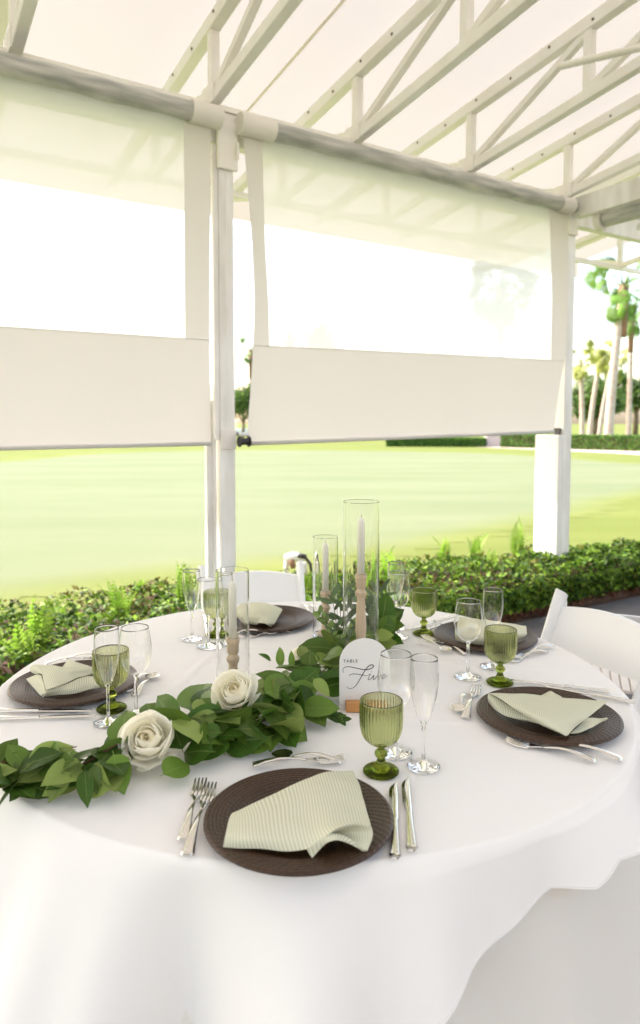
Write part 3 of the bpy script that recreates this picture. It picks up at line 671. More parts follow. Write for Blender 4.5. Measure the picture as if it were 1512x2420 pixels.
# ------------------------------------------------------------------ hanging blinds
DB = -.055
def wv(t, z, d=DB): return W(t, d, z)
def wp(px, py, d=DB): return wall_at(px, py, d)
def blind(loc_t, outerL, outerR, winL, winR, lab, caps, roll_t, sleeves, wave):
    """outerL/outerR/winL/winR: lists of (t,z) top to bottom; left is larger t"""
    e = empty('hanging_blind', W(loc_t, DB, 0), 0, lab, 'blind', 'hanging tent blinds'); o = Vector(e.location)
    def samp(lst, z):
        lst = sorted(lst, key=lambda p: -p[1])
        if z >= lst[0][1]: return lst[0][0]
        for (a, b) in zip(lst, lst[1:]):
            if b[1] <= z <= a[1]: return a[0] + (b[0] - a[0]) * (a[1] - z) / max(1e-6, a[1] - b[1])
        return lst[-1][0]
    ztop_ = 3.21; zwl, zwr = winL[-1][1], winR[-1][1]; zbl, zbr = outerL[-1][1], outerR[-1][1]
    def warp(p, amp=1.0):
        t, z = p; b = max(0, (3.3 - z)) ; return W(t, DB + wave * amp * b * (math.sin(t * 2.1 + z) * .012 + math.sin(t * 7.3 + z * 2) * .004) + .006 * noise.noise(Vector((t * 2.2, z * 3.5, loc_t))) * min(1, max(0, 3.3 - z)), z) - o
    NV = 40
    def strip(Lf, Rf, zt, zbL, zbR, nu):
        rows = []
        for i in range(NV + 1):
            f = i / NV; zl = zt + (zbL - zt) * f; zr = zt + (zbR - zt) * f; tl, tr_ = samp(Lf, zl), samp(Rf, zr)
            rows.append([warp((tl + (tr_ - tl) * j / nu, zl + (zr - zl) * j / nu)) for j in range(nu + 1)])
        return rows
    MB().grid(strip(winL, winR, ztop_, zwl, zwr, 36)).build('clear_window', M['vinyl'], e)
    MB().grid(strip(outerL, winL, ztop_, zwl, zwl, 4)).build('side_border', M['panel'], e)
    MB().grid(strip(winR, outerR, ztop_, zwr, zwr, 4)).build('side_border', M['panel'], e)
    rows = []
    for i in range(17):
        f = i / 16; r_ = []
        for j in range(45):
            g_ = j / 44
            zl = zwl + (zbl - zwl) * f; zr = zwr + (zbr - zwr) * f; tl, tr_ = samp(outerL, zl), samp(outerR, zr)
            r_.append(warp((tl + (tr_ - tl) * g_, zl + (zr - zl) * g_)))
        rows.append(r_)
    MB().grid(rows).build('lower_panel', M['panel'], e)
    a = rows[-1][0]; b = rows[-1][-1]
    MB().tube([a + Vector((0, 0, .004)), rows[-1][22] + Vector((0, 0, .004)), b + Vector((0, 0, .004))], .013, 10).build('hem_bar', M['panel'], e)
    # stitched seam lines along the window
    MB().tube([p - N * .0006 for p in [rows[0][0], rows[0][22], rows[0][-1]]], .0035, 5).build('window_seam', M['sleeve'], e)
    # roll
    t0, t1 = roll_t; zc = 3.240; n = 60; rr2 = [.056 + .006 * noise.noise(Vector((i * .35, 0, loc_t))) for i in range(n + 1)]
    MB().tube([W(t0 + (t1 - t0) * i / n, DB - .03, zc + .006 * noise.noise(Vector((i * .2, 4, 1)))) - o for i in range(n + 1)], rr2, 20, flat=.95).build('roll', M['roll'], e)
    for (s0, s1) in sleeves:
        MB().tube([W(s0, DB - .03, zc) - o, W(s1, DB - .03, zc) - o], .064, 22).build('roll_sleeve', M['sleeve'], e, angle=40)
    for (c0, c1, z) in caps:
        MB().tube([W(c0, DB - .01, z) - o, W(c0 + (c1 - c0) * .1, DB - .01, z) - o, W(c0 + (c1 - c0) * .12, DB - .01, z) - o, W(c0 + (c1 - c0) * .88, DB - .01, z) - o, W(c0 + (c1 - c0) * .9, DB - .01, z) - o, W(c1, DB - .01, z) - o], [.034, .034, .022, .022, .034, .034], 14).build('spool', M['black'], e, angle=30)
        MB().tube([W(c0 + (c1 - c0) * .1, DB - .01, z + .045) - o, W(c1, DB - .01, z + .045) - o], .012, 8).build('end_tab', M['resin'], e)
    return e
oL = [wp(575, 330), wp(586, 450), wp(597, 580), wp(603, 720), wp(602, 800), wp(598, 880), wp(592, 970), wp(587, 1050)]
oR = [wp(1341, 480), wp(1341, 760), wp(1334, 860), wp(1320, 940), wp(1311, 1021)]
wL = [wp(620, 345), wp(627, 560), wp(636, 720), wp(640, 818)]
wR = [wp(1298, 480), wp(1304, 700), wp(1303, 850)]
tb = [wp(1338, 480)[0], wp(540, 300)[0]]
blind(1.6, oL, oR, wL, wR, 'wide hanging blind with a clear window between the two posts', [(wp(587, 1043)[0], wp(563, 1043)[0], wp(575, 1043)[1])],
      (wp(1348, 480)[0], wp(562, 300)[0]), [(wp(640, 300)[0], wp(560, 300)[0]), (wp(1342, 480)[0], wp(1314, 480)[0])], 1.0)
tL = 6.33
oL = [(tL, 3.3), (tL, 1.31)]; oR = [wp(497, 300), wp(496, 800), wp(500, 1050)]
wL = [(tL - .25, 3.3), (tL - .25, wp(0, 775)[1])]; wR = [wp(434, 300), wp(437, 799)]
oL[-1] = (tL, wp(-100, 1066)[1]); 
blind(4.8, oL, oR, wL, wR, 'hanging blind with a clear window left of the left post', [], (wp(515, 270)[0], tL), [(wp(515, 270)[0], wp(445, 270)[0])], .6)

# ------------------------------------------------------------------ table
TC = Vector((-.03, 1.90, 0)); RT = .825; ZT_ = .76
tb = empty('round_table', TC, 0, 'round folding table hidden under the white tablecloths', 'table')
MB().lathe([(0, .745), (RT - .01, .745), (RT, .735), (RT, .715), (0, .715)], 72).build('table_top', M['oak'], tb, angle=40)
for a in (45, 135, 225, 315):
    MB().tube([(.45 * math.cos(R(a)), .45 * math.sin(R(a)), .03), (.45 * math.cos(R(a)), .45 * math.sin(R(a)), .714)], .016, 8).build('leg', M['steel'], tb)
def cloth_disc(name, mat, zt, drop, ra, folds, lab, rz=0, crease=False, off=.0085, flare=.05):
    mb = MB(); nA = 360; rad = [k * .0133 for k in range(61)] + [RT - .012, RT - .004, RT + .001]
    rows = []
    prof = [(r, 0.0) for r in rad] + [(RT + off * .6, -.004), (RT + off, -.012)]
    nd_ = 22
    for k in range(nA + 1):
        a = 2 * math.pi * k / nA; th = a + math.pi / 2   # th: 0 = towards the camera
        r_ = []
        for (r, z) in prof:
            bump_ = .0012 * noise.noise(Vector((r * math.cos(a) * 3, r * math.sin(a) * 3, 2))) + .0005 * noise.noise(Vector((r * math.cos(a) * 14, r * math.sin(a) * 9, 5)))
            x, y = r * math.cos(a), r * math.sin(a)
            if crease:
                for (nx, ny, c0) in ((.20, .98, .20), (.20, .98, -.22), (.98, -.20, .25), (.98, -.2, -.33)):
                    dd = abs(x * nx + y * ny - c0)
                    if dd < .010: bump_ += .0030 * (1 - dd / .010)
            r_.append((x, y, zt + z + (bump_ if z == 0 else 0)))
        dr = drop(th)
        for j in range(1, nd_ + 1):
            f = j / nd_; dz = .012 + dr * f; lim = 1
            rr = RT + off + ra * dz * folds(th) + (flare * (1 - math.exp(-dz / .25)) if crease else flare * dz * dz / .3)
            r_.append((rr * math.cos(a), rr * math.sin(a), zt - dz))
        rows.append(r_)
    mb.grid(rows); o = mb.build(name, mat); o.location = TC
    if crease:
        h = MB(); h.tube([Vector(r_[-1]) for r_ in rows], .0016, 6, cap=False); h.build('hem', mat, o)
        h = MB(); h.tube([Vector(r_[-2]).lerp(Vector(r_[-1]), .3) + Vector((r_[-2][0], r_[-2][1], 0)).normalized() * .0006 for r_ in rows], .0009, 5, cap=False); h.build('hem_stitching', mat, o)
    return o
def wrap(th):
    return (th + math.pi) % (2 * math.pi) - math.pi
def drop_over(th):
    x = math.degrees(wrap(th))
    pts = [(-180, .22), (-120, .30), (-90, .34), (-45, .38), (-10, .36), (8, .24), (18, .15), (24, .118), (30, .085), (35, .095), (40, .075), (50, .09), (60, .12), (90, .25), (140, .25), (180, .22)]
    for (a, b) in zip(pts, pts[1:]):
        if a[0] <= x <= b[0]: return a[1] + (b[1] - a[1]) * (x - a[0]) / (b[0] - a[0])
def folds1(th): return .11 * (math.sin(th * 9 + 1.0 + .6 * math.sin(th * 3)) + math.sin(th * 16 + 2.2 + math.sin(th * 5)) * .7 + math.sin(th * 33) * .25) + .17
def folds2(th): return .22 * (math.sin(th * 13 + .3) + math.sin(th * 22 + 2) * .4)
tag(cloth_disc('tablecloth', M['linen'], ZT_ - .0030, drop_over, 1.9, folds1, '', crease=True, off=.011, flare=.02), 'white overlay tablecloth draped over the round table with a short hem', 'tablecloth')
tag(cloth_disc('undercloth', M['linen2'], ZT_ - .010, lambda th: .68, .16, folds2, '', off=.004, flare=.075), 'ivory floor length cloth hanging beneath the white overlay', 'tablecloth')

# ------------------------------------------------------------------ chargers
prof = [(0, .004)]
nr = 22
for k in range(nr * 4 + 1):
    f = k / (nr * 4); r = .012 + f * .150; base = .004 + (.010 * max(0, min(1, (r - .100) / .025)) + (.004 * max(0, (r - .125) / .037)))
    prof.append((r, base + .0017 * abs(math.sin(math.pi * (k / 4)))))
prof += [(.165, .0165), (.1655, .014), (.160, .0105), (.125, .006), (.10, .001), (0, .001)]
cb = MB().lathe(prof, 120); ch0 = None
CH = [(706, 1929, 'dark brown woven charger plate nearest the camera, under a striped napkin'),
      (1294, 1688, 'dark brown woven charger plate at the right edge of the photo'),
      (1145, 1502, 'dark woven charger plate behind the right hand green goblet'),
      (634, 1461, 'dark woven charger plate at the far side before the white chair'),
      (178, 1612, 'dark woven charger plate at the left edge of the table')]
CP = []
for i, (x, y, lab) in enumerate(CH):
    p = at(x, y, ZT_ + .012); p.z = ZT_ - .0005; CP.append(p)
    if ch0 is None:
        ch0 = cb.build('charger_plate', M['charger']); oo = ch0
    else: oo = ch0.copy(); COL.objects.link(oo)
    oo.location = p; oo.rotation_euler = (0, 0, i * 1.3); tag(oo, lab, 'charger plate', 'woven charger plates')

# ------------------------------------------------------------------ napkins
def sheet(mb, ctrl, conv, nu=40, nv=26, uang=0.0, wr=.0012, seed=0):
    C = [[conv(*c) for c in row] for row in ctrl]
    rowsf = [catmull(r_, nu) for r_ in C]
    cols_ = [catmull([rf[j] for rf in rowsf], nv) for j in range(nu)]
    rows = [[cols_[j][i] for j in range(nu)] for i in range(nv)]
    # metric coordinates for the weave
    L_u = max(sum((rows[i][j+1] - rows[i][j]).length for j in range(nu-1)) for i in (0, nv//2, nv-1)); L_v = max(sum((rows[i+1][j] - rows[i][j]).length for i in range(nv-1)) for j in (0, nu//2, nu-1))
    uvs = []
    for i in range(nv):
        u_ = []
        for j in range(nu):
            a, b = j / (nu - 1) * L_u, i / (nv - 1) * L_v; u_.append((a * math.cos(uang) + b * math.sin(uang), -a * math.sin(uang) + b * math.cos(uang)))
            p = rows[i][j]; rows[i][j] = p + Vector((0, 0, wr * noise.noise(Vector((p.x * 25, p.y * 25, seed))) * 2))
        uvs.append(u_)
    mb.grid(rows, uvs)
def napkin(sheets, lab):
    mb = MB()
    for kw in sheets: sheet(mb, **kw)
    o = mb.build('napkin', M['napkin']); m = o.modifiers.new('s', 'SOLIDIFY'); m.thickness = .0022; m.offset = 0
    tag(o, lab, 'napkin', 'striped folded napkins'); return o
cF = lambda x, y, h: at(393.1 + .42 * x, 1754 + .42 * y, ZT_ + h)
cR = lambda x, y, h: at(1028.2 + .288 * x, 1572.5 + .288 * y, ZT_ + h)
cL = lambda x, y, h: at(54.4 + .264 * x, 1512 + .264 * y, ZT_ + h)
cT = lambda x, y, h: at(423.4 + .26 * x, 1391 + .26 * y, ZT_ + h)
cM = lambda x, y, h: at(1028.2 + .288 * x, 1330.6 + .288 * y, ZT_ + h)
napkin([
    dict(conv=cF, uang=0, nu=60, nv=40, wr=.0012, ctrl=[
        [(368,398,.022),(480,348,.028),(720,240,.034),(890,170,.032),(1050,165,.024)],
        [(352,440,.030),(500,400,.036),(740,320,.040),(920,270,.042),(1083,235,.030)],
        [(340,490,.034),(510,468,.038),(750,425,.041),(945,370,.044),(1112,335,.034)],
        [(329,540,.030),(520,540,.034),(765,515,.038),(960,450,.048),(1142,440,.036)],
        [(320,588,.018),(540,600,.020),(790,600,.026),(985,470,.058),(1150,470,.040)]]),
    dict(conv=cF, uang=0, nu=30, nv=14, ctrl=[     # inside of the curl
        [(905,515,.045),(985,470,.058),(1070,457,.058),(1150,472,.040)],
        [(930,520,.028),(1010,500,.036),(1090,500,.036),(1160,510,.030)],
        [(950,525,.028),(1020,535,.030),(1095,560,.028),(1155,545,.026)],
        [(960,520,.034),(1030,545,.032),(1100,598,.024),(1128,612,.018)]]),
    dict(conv=cF, uang=.3, nu=40, nv=12, ctrl=[    # turned up lip
        [(788,598,.026),(860,545,.040),(905,515,.046),(965,516,.045),(1035,543,.036),(1118,612,.018)],
        [(800,620,.020),(870,560,.037),(915,532,.044),(968,530,.044),(1030,556,.033),(1114,613,.017)],
        [(820,650,.013),(885,578,.032),(930,556,.040),(968,551,.041),(1028,570,.031),(1110,615,.016)]]),
], 'striped pale green napkin with a curled corner on the front charger')
napkin([
    dict(conv=cR, uang=.55, nu=50, nv=40, ctrl=[
        [(436,230,.036),(640,232,.040),(900,252,.040),(1170,276,.038),(1408,292,.034)],
        [(500,248,.046),(680,290,.050),(880,330,.050),(1130,360,.046),(1345,352,.036)],
        [(640,345,.044),(770,385,.050),(920,425,.050),(1090,445,.044),(1245,425,.034)],
        [(850,475,.034),(920,490,.038),(1000,505,.038),(1080,510,.034),(1150,500,.028)],
        [(1058,566,.026),(1064,570,.026),(1070,573,.026),(1078,573,.025),(1088,566,.024)]]),
    dict(conv=cR, uang=-.6, nu=36, nv=12, ctrl=[
        [(436,232,.036),(500,262,.034),(640,350,.030),(740,405,.030),(850,475,.030)],
        [(432,262,.028),(490,310,.026),(620,385,.024),(720,430,.024),(830,470,.026)],
        [(440,300,.016),(500,362,.016),(580,412,.016),(690,440,.017),(812,462,.020)]]),
    dict(conv=cR, uang=.9, nu=16, nv=10, ctrl=[
        [(870,245,.020),(905,228,.028),(945,211,.034),(985,232,.034),(1040,262,.030)],
        [(880,270,.03),(910,272,.034),(950,275,.034),(990,280,.034),(1040,285,.03)]]),
    dict(conv=cR, uang=.2, nu=30, nv=10, ctrl=[
        [(1230,425,.030),(1290,422,.030),(1350,432,.028),(1412,432,.030)],
        [(1200,470,.022),(1270,462,.022),(1330,458,.022),(1405,446,.024)],
        [(1110,556,.016),(1190,545,.016),(1280,505,.016),(1325,468,.018)]]),
], 'striped pale green napkin folded to a point on the right charger')
napkin([
    dict(conv=cL, uang=.25, nu=44, nv=30, ctrl=[
        [(165,228,.046),(270,228,.050),(400,246,.050),(520,246,.048),(640,245,.040)],
        [(170,290,.046),(280,290,.052),(400,285,.052),(520,268,.048),(640,262,.038)],
        [(185,370,.040),(290,345,.046),(400,325,.046),(520,295,.042),(630,285,.034)],
        [(207,445,.034),(300,420,.038),(400,378,.038),(520,330,.036),(620,302,.030)]]),
    dict(conv=cL, uang=.8, nu=20, nv=12, ctrl=[
        [(355,245,.040),(385,205,.050),(425,176,.056),(475,200,.054),(600,238,.046)],
        [(370,262,.046),(410,258,.046),(460,262,.046),(520,268,.044),(610,268,.04)]]),
    dict(conv=cL, uang=1.2, nu=16, nv=14, ctrl=[
        [(62,250,.034),(95,228,.042),(130,222,.046),(168,226,.046)],
        [(75,285,.030),(105,265,.040),(135,262,.044),(170,270,.044)],
        [(120,305,.028),(135,300,.034),(150,300,.038),(172,310,.040)]]),
    dict(conv=cL, uang=.9, nu=18, nv=18, ctrl=[
        [(30,345,.020),(80,325,.028),(125,312,.032),(165,320,.036)],
        [(65,390,.016),(105,380,.024),(145,370,.032),(185,380,.036)],
        [(110,440,.014),(135,430,.020),(165,430,.026),(200,445,.032)],
        [(165,500,.012),(175,490,.016),(190,480,.022),(207,470,.028)]]),
    dict(conv=cL, uang=.1, nu=40, nv=14, ctrl=[
        [(207,452,.032),(330,415,.034),(450,370,.034),(580,325,.034),(690,345,.028)],
        [(200,480,.024),(330,450,.026),(450,430,.026),(590,390,.026),(725,400,.022)],
        [(172,506,.013),(320,490,.014),(450,478,.014),(575,448,.014),(720,420,.014)]]),
], 'striped pale green napkin bunched on the left charger')
napkin([
    dict(conv=cT, uang=.5, nu=44, nv=26, ctrl=[
        [(545,165,.030),(600,135,.036),(720,128,.040),(830,142,.036),(925,178,.024)],
        [(525,200,.036),(610,190,.050),(730,180,.058),(840,190,.048),(935,195,.026)],
        [(530,240,.030),(620,245,.044),(730,240,.052),(830,240,.046),(905,245,.028)],
        [(590,290,.018),(660,300,.028),(730,292,.036),(790,300,.042),(870,310,.026)],
        [(620,305,.012),(690,328,.016),(730,310,.030),(775,312,.040),(830,345,.016)]]),
], 'plain looking folded napkin on the far charger before the chair')
napkin([
    dict(conv=cM, uang=-.5, nu=40, nv=26, ctrl=[
        [(190,440,.040),(330,455,.052),(500,478,.056),(640,500,.050),(745,515,.030)],
        [(165,500,.044),(320,520,.058),(500,530,.060),(640,545,.052),(748,555,.032)],
        [(163,570,.036),(320,595,.048),(480,605,.050),(620,600,.040),(745,592,.022)],
        [(168,628,.014),(260,658,.016),(400,668,.018),(540,658,.018),(672,625,.014)]]),
], 'striped napkin rolled on the charger behind the right green goblet')

# ------------------------------------------------------------------ cutlery
def cutlery_meshes():
    H = lambda f: .0035 + .006 * math.sin(math.pi * min(1, max(0, f)))
    def fork(Ln):
        e = MB(); n = 14; rows = []
        for i in range(n):   # handle
            f = i / (n - 1); y = -Ln / 2 + f * Ln * .58; w = .0085 * (1 - f) ** 1.6 + .0032; z = .005 + .010 * math.sin(math.pi * (f * .9)) ** 1.2
            rows.append([(-w, y, z), (-w * .5, y, z + .0022), (w * .5, y, z + .0022), (w, y, z), (w * .4, y, z - .0012), (-w * .4, y, z - .0012), (-w, y, z)])
        e.grid(rows); rows = []
        y0 = -Ln / 2 + Ln * .58
        for i in range(8):   # neck and palm of the fork
            f = i / 7; y = y0 + f * Ln * .17; w = .0032 + .0092 * (f ** 1.5); z = .0075 - .0045 * f + .001
            rows.append([(-w, y, z + .0015), (-w * .5, y, z), (0, y, z - .0006), (w * .5, y, z), (w, y, z + .0015), (0, y, z - .0022), (-w, y, z + .0015)])
        e.grid(rows); h = e
        t = MB(); yb = y0 + Ln * .17
        for k in range(4):
            x = -.0105 + k * .007; pts = [(x, yb - .004, .0045), (x, yb + Ln * .08, .003), (x, yb + Ln * .16, .0045), (x, yb + Ln * .25, .0095)]
            t.tube(pts, [.0022, .0019, .0016, .0008], 6, flat=.6)
        return h, t
    def knife(Ln):
        h = MB(); rows = []
        for i in range(16):
            f = i / 15; y = -Ln / 2 + f * Ln * .45; w = .0095 - .0035 * f + (.0012 if i < 2 else 0) ; z = .0065
            if i == 0: w *= .7
            rows.append([(-w, y, z), (-w * .6, y, z + .0035), (w * .6, y, z + .0035), (w, y, z), (w * .6, y, z - .0035), (-w * .6, y, z - .0035), (-w, y, z)])
        h.grid(rows); h.add([rows[0][k] for k in range(6)], [tuple(range(6))])
        b = MB(); rows = []; y0 = -Ln / 2 + Ln * .45
        for i in range(18):
            f = i / 17; y = y0 + f * Ln * .55; wl = .005 + .0055 * min(1, f * 4) ; wl *= (1 - max(0, (f - .75) / .25) ** 2 * .98); wr = .0065 * (1 - max(0, (f - .85) / .15) ** 2 * .2); sh = .0055 * max(0, (f - .7) / .3) ** 2
            rows.append([(-wl + sh, y, .0062), (0 + sh * .6, y, .0078), (wr, y, .0072), (wr, y, .0058), (0 + sh * .6, y, .0054), (-wl + sh, y, .0062)])
        b.grid(rows); return h, b
    def spoon(Ln):
        h = MB(); rows = []
        for i in range(16):
            f = i / 15; y = -Ln / 2 + f * Ln * .70; w = .0080 * (1 - f) ** 1.6 + .0028; z = .004 + .012 * math.sin(math.pi * (f * .92)) ** 1.2
            rows.append([(-w, y, z), (-w * .5, y, z + .002), (w * .5, y, z + .002), (w, y, z), (w * .4, y, z - .0012), (-w * .4, y, z - .0012), (-w, y, z)])
        h.grid(rows); b = MB(); rows = []; y0 = -Ln / 2 + Ln * .69; bl = Ln * .31
        for i in range(13):
            f = i / 12; y = y0 + f * bl; w = .0185 * (math.sin(math.pi * (f ** .85)) ** .6 if 0 < f < 1 else 0) + .002 * (1 - f)
            dep = .0075 * math.sin(math.pi * f); r_ = []
            for j in range(9):
                g_ = -1 + j / 4; r_.append((w * g_, y, .0105 - dep * (1 - g_ * g_) + .002 * (1 - f)))
            rows.append(r_)
        b.grid(rows); return h, b
    out = {}
    for k, fn, Ln, names in (('fork', fork, .20, ('handle', 'tines')), ('salad_fork', fork, .175, ('handle', 'tines')), ('knife', knife, .235, ('handle', 'blade')), ('butter_knife', knife, .205, ('handle', 'blade')), ('spoon', spoon, .165, ('handle', 'bowl'))):
        a, b = fn(Ln); ms = []
        for m_, nm in ((a, names[0]), (b, names[1])):
            me = m_.mesh(nm); me.materials.append(M['steel']); me.polygons.foreach_set('use_smooth', [True] * len(me.polygons)); ms.append((nm, me))
        out[k] = (Ln, ms)
    return out
CU = cutlery_meshes(); CUG = {'fork': 'forks', 'salad_fork': 'forks', 'knife': 'knives', 'butter_knife': 'knives', 'spoon': 'spoons'}
def lay(kind, hx, hy, tx, ty, lab, z=0.0, roll=0, fixed=None, tilt=0):
    """handle end at (hx,hy), working end at (tx,ty) on the table"""
    Ln, ms = CU[kind]; a = at(hx, hy, ZT_ + .004); b = at(tx, ty, ZT_ + .004); c = (a + b) / 2; d = b - a; s = max(.8, min(1.2, d.length / Ln))
    e = empty(kind.split('_')[-1], (c.x, c.y, ZT_ - .0015 + z), 0, lab, kind.split('_')[-1], CUG[kind]); e.rotation_euler = (tilt, roll, math.atan2(-d.x, d.y)); e.scale = (1, s, 1)
    for nm, me in ms:
        o = bpy.data.objects.new(nm, me); COL.objects.link(o); o.parent = e
        if len(nm) and nm in ('blade', 'handle') and 'knife' in kind:
            m = o.modifiers.new('s', 'WELD'); m.merge_threshold = .00001
        else:
            m = o.modifiers.new('s', 'SOLIDIFY'); m.thickness = .0011
    return e
lay('salad_fork', 434, 1983, 475, 1843, 'outer fork left of the front charger')
lay('fork', 442, 2020, 498, 1853, 'inner fork left of the front charger, lower of the pair')
lay('butter_knife', 973, 2008, 960, 1836, 'outer knife right of the front charger')
lay('knife', 933, 2027, 932, 1847, 'inner knife right of the front charger')
lay('spoon', 806, 1797, 641, 1784, 'spoon lying above the front charger below the garland')
lay('salad_fork', 597, 1811, 812, 1796, 'dessert fork above the front charger, its handle curved left', z=.004)
lay('fork', 1408, 1797, 1195, 1748, 'fork below the right charger, nearer of the pair')
lay('fork', 1470, 1795, 1230, 1738, 'fork below the right charger, touching the rim', z=.002)
lay('spoon', 1099, 1636, 1080, 1684, 'short spoon left of the right charger')
lay('salad_fork', 1099, 1698, 1127, 1618, 'dessert fork left of the right charger beside the short spoon')
lay('knife', 1440, 1634, 1207, 1607, 'knife behind the right charger, farther of the pair')
lay('knife', 1500, 1660, 1280, 1620, 'knife behind the right charger, nearer of the pair')
lay('knife', 1075, 1453, 962, 1489, 'knife left of the charger behind the right goblet, farther one')
lay('knife', 1085, 1461, 985, 1495, 'knife left of the charger behind the right goblet, nearer one')
lay('salad_fork', 1104, 1546, 1000, 1501, 'fork crossing a spoon in front of the charger by the wine glass')
lay('spoon', 993, 1518, 1062, 1541, 'spoon crossing a fork in front of the charger by the wine glass', z=.004)
lay('fork', 1305, 1526, 1213, 1556, 'fork right of the charger behind the right goblet, upper one', z=.003)
lay('fork', 1290, 1537, 1200, 1563, 'fork right of the charger behind the right goblet, lower one')
lay('salad_fork', 690, 1491, 570, 1504, 'fork in front of the far charger')
lay('spoon', 560, 1497, 655, 1499, 'spoon in front of the far charger', z=.004)
lay('knife', 483, 1449, 494, 1508, 'knife left of the far charger between the glasses')
lay('fork', 716, 1428, 742, 1462, 'fork right of the far charger behind the glass cylinder')
lay('salad_fork', 732, 1428, 757, 1458, 'outermost fork right of the far charger')
lay('knife', -8, 1679, 216, 1679, 'knife in front of the left charger, nearer the charger')
lay('knife', -18, 1698, 228, 1691, 'knife in front of the left charger, nearer the camera')
lay('spoon', 319, 1643, 368, 1592, 'spoon right of the left charger')
lay('salad_fork', 352, 1592, 290, 1638, 'small fork right of the left charger crossing the spoon', z=.003)
lay('fork', 106, 1568, 262, 1550, 'fork behind the left charger, nearer one')
lay('salad_fork', 153, 1557, 285, 1543, 'fork behind the left charger, farther one')

# ------------------------------------------------------------------ glasses
def shell(outer, th):
    """closed wall from an outer profile (bottom to rim); th = wall thickness"""
    inner = [(max(0.0, r - th), z + (th if i == 0 else 0)) for i, (r, z) in enumerate(outer)]
    return outer + [(outer[-1][0] - th * .5, outer[-1][1] + th * .4)] + inner[::-1]
def smoothp(pts, n=40): return [(max(0, p.x), p.y) for p in catmull([Vector((a, b, 0)) for a, b in pts], n)]
def glass_obj(name, parts, mats, lab, cat, group, loc):
    e = empty(name, loc, 0, lab, cat, group)
    for (nm, prof, seg, rf), mt in zip(parts, mats):
        MB().lathe(prof, seg, rf=rf).build(nm, mt, e)
    return e
def foot(r, h1=.0015, neck=.0045, zneck=.014): return [(0, 0), (r * .96, 0), (r, .0008), (r * .98, .0022), (r * .6, .0038), (r * .3, .007), (neck, zneck)]
# champagne flute
def flute(H=.226):
    st = foot(.034) + [(.0036, .03), (.0033, .06), (.004, .085), (.0065, .092)] + [(0, .0925)]
    bo = smoothp([(0, .093), (.007, .0935), (.012, .100), (.0195, .122), (.0262, .15), (.0292, .175), (.0290, .20), (.0275, H)], 34)
    bo[0] = (0, .093)
    return [('stem', smoothp(st[:3], 4)[:0] + st, 28, None), ('bowl', shell(bo, .0006), 48, None)]
def wine():
    st = foot(.0365) + [(.0038, .035), (.0036, .065), (.0042, .092), (.008, .100)] + [(0, .1005)]
    bo = smoothp([(0, .101), (.010, .1015), (.022, .108), (.033, .124), (.0388, .146), (.0390, .165), (.0360, .19), (.0325, .214)], 36); bo[0] = (0, .101)
    return [('stem', st, 28, None), ('bowl', shell(bo, .0006), 56, None)]
def goblet():
    st = [(0, 0), (.034, 0), (.0362, .002), (.0355, .005), (.028, .009), (.016, .0135), (.0105, .020), (.0078, .027), (.0072, .030), (.0115, .034), (.0130, .039), (.0115, .044), (.0072, .047), (.0072, .052), (.010, .055), (0, .0555)]
    st = st[:2] + smoothp(st[2:-1], 46) + [st[-1]]
    bo = smoothp([(0, .056), (.012, .0565), (.025, .062), (.036, .074), (.0415, .090), (.0430, .108), (.0432, .130), (.0428, .148)], 34); bo[0] = (0, .056); n = len(bo)
    def rf(i, a, r, z):
        k = 40; f = min(1, max(0, (z - .057) / .02)) * (1 if z < .1435 else .25)
        return 1 + (.034 if i < n else .004) * f * (abs(math.cos(a * k / 2)) - .5)
    def rfs(i, a, r, z): return 1 + (.012 * math.cos(a * 30) if .002 < z < .014 and r < .034 else 0)
    return [('stem', st, 60, rfs), ('bowl', shell(bo, .0026), 280, rf)]
def place(proto, x, y, lab, base_lab):
    p = at(x, y, ZT_); c = copy_tree(proto) if proto.get('used') else proto
    proto['used'] = 1; c.location = (p.x, p.y, ZT_ - .0005); c['label'] = lab; c.rotation_euler = (0, 0, random.uniform(0, 3))
    if c is not proto and 'used' in c: del c['used']
    return c
fl0 = glass_obj('champagne_flute', flute(), [M['clear']] * 2, 'x', 'champagne flute', 'clear champagne flutes', (0, 0, 0))
wi0 = glass_obj('wine_glass', wine(), [M['clear']] * 2, 'x', 'wine glass', 'clear wine glasses', (0, 0, 0))
go0 = glass_obj('green_goblet', goblet(), [M['green_solid'], M['green']], 'x', 'goblet', 'ribbed green goblets', (0, 0, 0))
place(go0, 900, 1823, 'large ribbed green goblet in front of the table sign', '')
place(go0, 1181, 1613, 'ribbed green goblet behind the right hand charger', '')
place(go0, 1001, 1497, 'ribbed green goblet right of the tall candle cylinder', '')
place(go0, 264, 1675, 'ribbed green goblet beside the left charger, behind a flute', '')
place(go0, 512, 1501, 'ribbed green goblet partly behind the left candle cylinder', '')
place(fl0, 1000, 1809, 'clear champagne flute right of the front green goblet', '')
place(fl0, 256, 1706, 'clear champagne flute in front of the left green goblet', '')
place(fl0, 454, 1509, 'clear champagne flute left of the back left wine glass', '')
place(fl0, 530, 1520, 'clear champagne flute seen through the left candle cylinder', '')
place(fl0, 935, 1483, 'clear champagne flute directly behind the centre wine glass', '')
place(fl0, 1162, 1574, 'clear champagne flute behind the right green goblet', '')
place(wi0, 934, 1776, 'clear wine glass behind the front green goblet, overlapping the sign', '')
place(wi0, 322, 1688, 'clear wine glass right of the left green goblet', '')
place(wi0, 492, 1526, 'clear wine glass left of the left candle cylinder', '')
place(wi0, 941, 1504, 'clear wine glass right of the tall candle cylinder', '')
place(wi0, 1105, 1598, 'clear wine glass left of the right green goblet', '')

